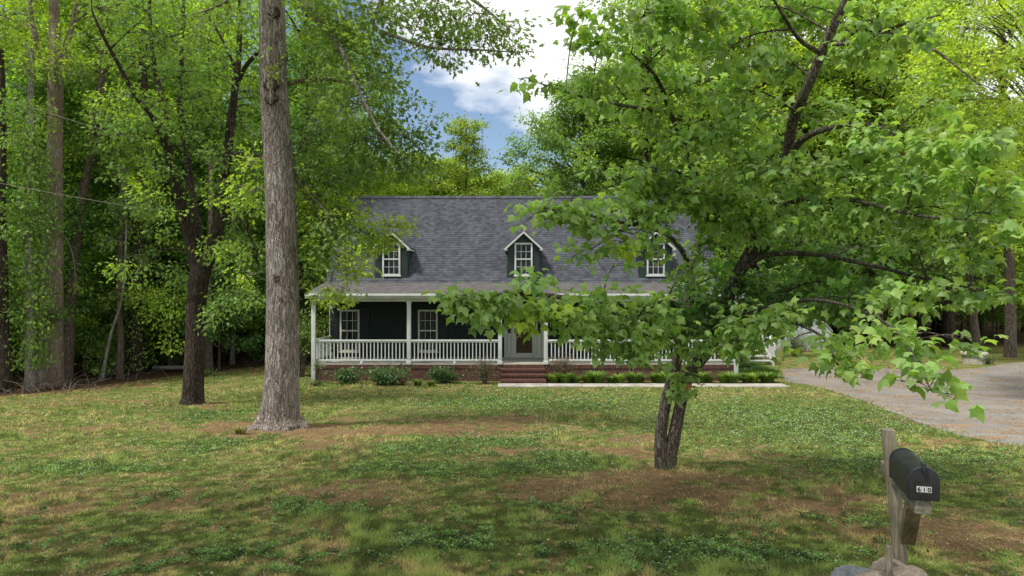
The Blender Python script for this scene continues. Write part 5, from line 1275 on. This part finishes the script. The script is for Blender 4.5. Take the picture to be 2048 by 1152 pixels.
# clover flowers
k = rs.rand(n_) < .02; q_ = p[k]
xf, yf, zf = sample(26000, 765, 1000); pxf, pyf = proj(xf, yf, zf)
FLW = [(1650, 850, 300, 60, 1), (1800, 930, 240, 40, .8), (1050, 810, 330, 35, .8), (1500, 900, 120, 20, .5), (1000, 880, 200, 30, .5), (1300, 850, 200, 30, .5), (560, 850, 250, 16, .35), (300, 910, 250, 20, .4)]
kf = rs.rand(len(xf)) < .42*np.clip(patches(pxf, pyf, FLW), 0, 1)*(fbm(xf*2, yf*2+4, 3) > .46); q_ = np.vstack([q_, np.stack([xf, yf, zf+.02], 1)[kf]])
T_FL = (np.array([(0, 0, -.8), (1, 0, 0), (0, 1, 0), (-1, 0, 0), (0, -1, 0), (0, 0, .8)])*.5, np.array([(1, 2, 5), (2, 3, 5), (3, 4, 5), (4, 1, 5), (2, 1, 0), (3, 2, 0), (4, 3, 0), (1, 4, 0)]))
q_ = q_+np.array([0, 0, .035]); m_ = len(q_)
fc = np.array([.55, .56, .46])[None]*rs.uniform(.7, 1.15, (m_, 1))
make_leaves('clover_flowers', q_, np.tile([0, 1., 0], (m_, 1)), np.tile([0, 0, 1.], (m_, 1)), np.maximum(.016, q_[:, 1]*.0022)*rs.uniform(.6, 1.2, m_), fc, T_FL, M['grass'], None, False)
tag(bpy.data.objects['clover_flowers'], 'small white clover flower heads dotted over the lawn', 'flowers', None, 'stuff')
# dead leaves and litter
x, y, z = sample(2600); n_ = len(x); p = np.stack([x, y, z+.025], 1); dd_ = rs.normal(0, 1, (n_, 3)); dd_[:, 2] *= .2; nn_ = rs.normal(0, .4, (n_, 3)); nn_[:, 2] += 1
make_leaves('fallen_leaves', p, norm(dd_), norm(nn_), rs.uniform(.02, .06, n_)*(1+.03*y), np.array([.30, .19, .10])[None]*rs.uniform(.4, 1.5, (n_, 1)), T_OAK, M['plant'], None, False)
tag(bpy.data.objects['fallen_leaves'], 'scattered dry brown fallen leaves on the lawn', 'leaves', None, 'stuff')
# pine straw on the driveway and at the wood edge
N = 16000; px = rs.uniform(1560, 2300, N); py = rs.uniform(722, 900, N); dd = np.full(N, 15.)
for _ in range(40): dd = .6*dd+.4*(CAMZ-hgt((px-1024)/F*dd, dd))*F/(py-576)
x = (px-1024)/F*dd; sn = fbm(x*.9, dd*2.4+12, 4)
ok = inpoly(x, dd, drive_poly) & (rs.rand(N) < np.clip((sn-.48)*7, .03, 1)); x = x[ok]; dd = dd[ok]
x2, y2, z2 = sample(30000, 735, 800); f2_ = np.abs(y2+.5-np.interp(x2, FB_X, FB_Y)) < 1.6; k2 = f2_ & (x2 < -8)
x = np.r_[x, x2[k2]]; dd = np.r_[dd, y2[k2]]; n_ = len(x)
dv_ = rs.normal(0, 1, (n_, 3)); dv_[:, 2] *= .12
nn_ = rs.normal(0, .3, (n_, 3)); nn_[:, 2] += 1
make_leaves('pine_straw', np.stack([x, dd, hgt(x, dd)+.03], 1), norm(dv_), norm(nn_), rs.uniform(.08, .2, n_), np.array([.40, .23, .10])[None]*rs.uniform(.5, 1.3, (n_, 1)), T_BLADE, M['plant'], None, False, wscale=dd*.0011)
tag(bpy.data.objects['pine_straw'], 'orange brown pine needles drifted over the driveway and wood edge', 'pine needles', None, 'stuff')

# ------------------------------------------------------------------ light, world, camera
EL, AZ = math.radians(60), math.radians(-122)
sv = Vector((math.sin(AZ)*math.cos(EL), math.cos(AZ)*math.cos(EL), math.sin(EL)))
L = bpy.data.lights.new('sun', 'SUN'); L.energy = 5.0; L.angle = math.radians(9); L.color = (1, .955, .88)
so = bpy.data.objects.new('sun', L); COL.objects.link(so); so.rotation_euler = sv.to_track_quat('Z', 'Y').to_euler()
W = bpy.data.worlds.new('World'); S.world = W; W.use_nodes = True; nt = W.node_tree; nt.nodes.clear()
def wn(ty, **kw):
    x = nt.nodes.new(ty)
    for k, v in kw.items(): setattr(x, k, v)
    return x
lk = nt.links.new
sky = wn('ShaderNodeTexSky', sky_type='NISHITA'); sky.sun_disc = False; sky.sun_elevation = EL; sky.sun_rotation = AZ; sky.air_density = 1.0; sky.dust_density = 1.0; sky.ozone_density = 1.5
tc = wn('ShaderNodeTexCoord'); sep = wn('ShaderNodeSeparateXYZ'); lk(tc.outputs['Generated'], sep.inputs[0])
def wm(op, a, b=0.0):
    r = wn('ShaderNodeMath', operation=op)
    for i_, v in enumerate((a, b)):
        if isinstance(v, (int, float)): r.inputs[i_].default_value = v
        else: lk(v, r.inputs[i_])
    return r.outputs[0]
# high cloud sheet: covers the sky above a slanting edge, blue below it
h_ = wm('SUBTRACT', wm('ADD', sep.outputs[2], wm('MULTIPLY', sep.outputs[0], .55)), .268)
mp = wn('ShaderNodeMapping'); mp.inputs['Scale'].default_value = (2.2, 2.2, 5); lk(tc.outputs['Generated'], mp.inputs[0])
nz = wn('ShaderNodeTexNoise'); nz.inputs['Scale'].default_value = 3.0; nz.inputs['Detail'].default_value = 7; nz.inputs['Roughness'].default_value = .55; lk(mp.outputs[0], nz.inputs['Vector'])
cm = wm('ADD', wm('MULTIPLY', h_, 14), wm('MULTIPLY', wm('SUBTRACT', nz.outputs[0], .45), 4.0))
cm = wn('ShaderNodeClamp'); 
lk(wm('ADD', wm('MULTIPLY', h_, 14), wm('MULTIPLY', wm('SUBTRACT', nz.outputs[0], .45), 4.0)), cm.inputs[0])
mx = wn('ShaderNodeMix', data_type='RGBA'); lk(cm.outputs[0], mx.inputs[0]); lk(sky.outputs[0], mx.inputs[6]); mx.inputs[7].default_value = (8.2, 8.25, 8.4, 1)
bg = wn('ShaderNodeBackground'); bg.inputs[1].default_value = .15; lk(mx.outputs[2], bg.inputs[0])
wo = wn('ShaderNodeOutputWorld'); lk(bg.outputs[0], wo.inputs[0])
cam = bpy.data.cameras.new('camera'); co = bpy.data.objects.new('camera', cam); COL.objects.link(co)
co.location = (0, 0, CAMZ); co.rotation_euler = (math.pi/2, 0, 0)
cam.sensor_width = 36; cam.lens = 36*F/2048; cam.clip_end = 4000; cam.clip_start = .05
S.camera = co
S.view_settings.view_transform = 'Standard'; S.view_settings.look = 'None'; S.view_settings.exposure = 0
S.cycles.max_bounces = 6; S.cycles.diffuse_bounces = 3; S.cycles.glossy_bounces = 2; S.cycles.transmission_bounces = 3; S.cycles.transparent_max_bounces = 6
S.cycles.use_fast_gi = False
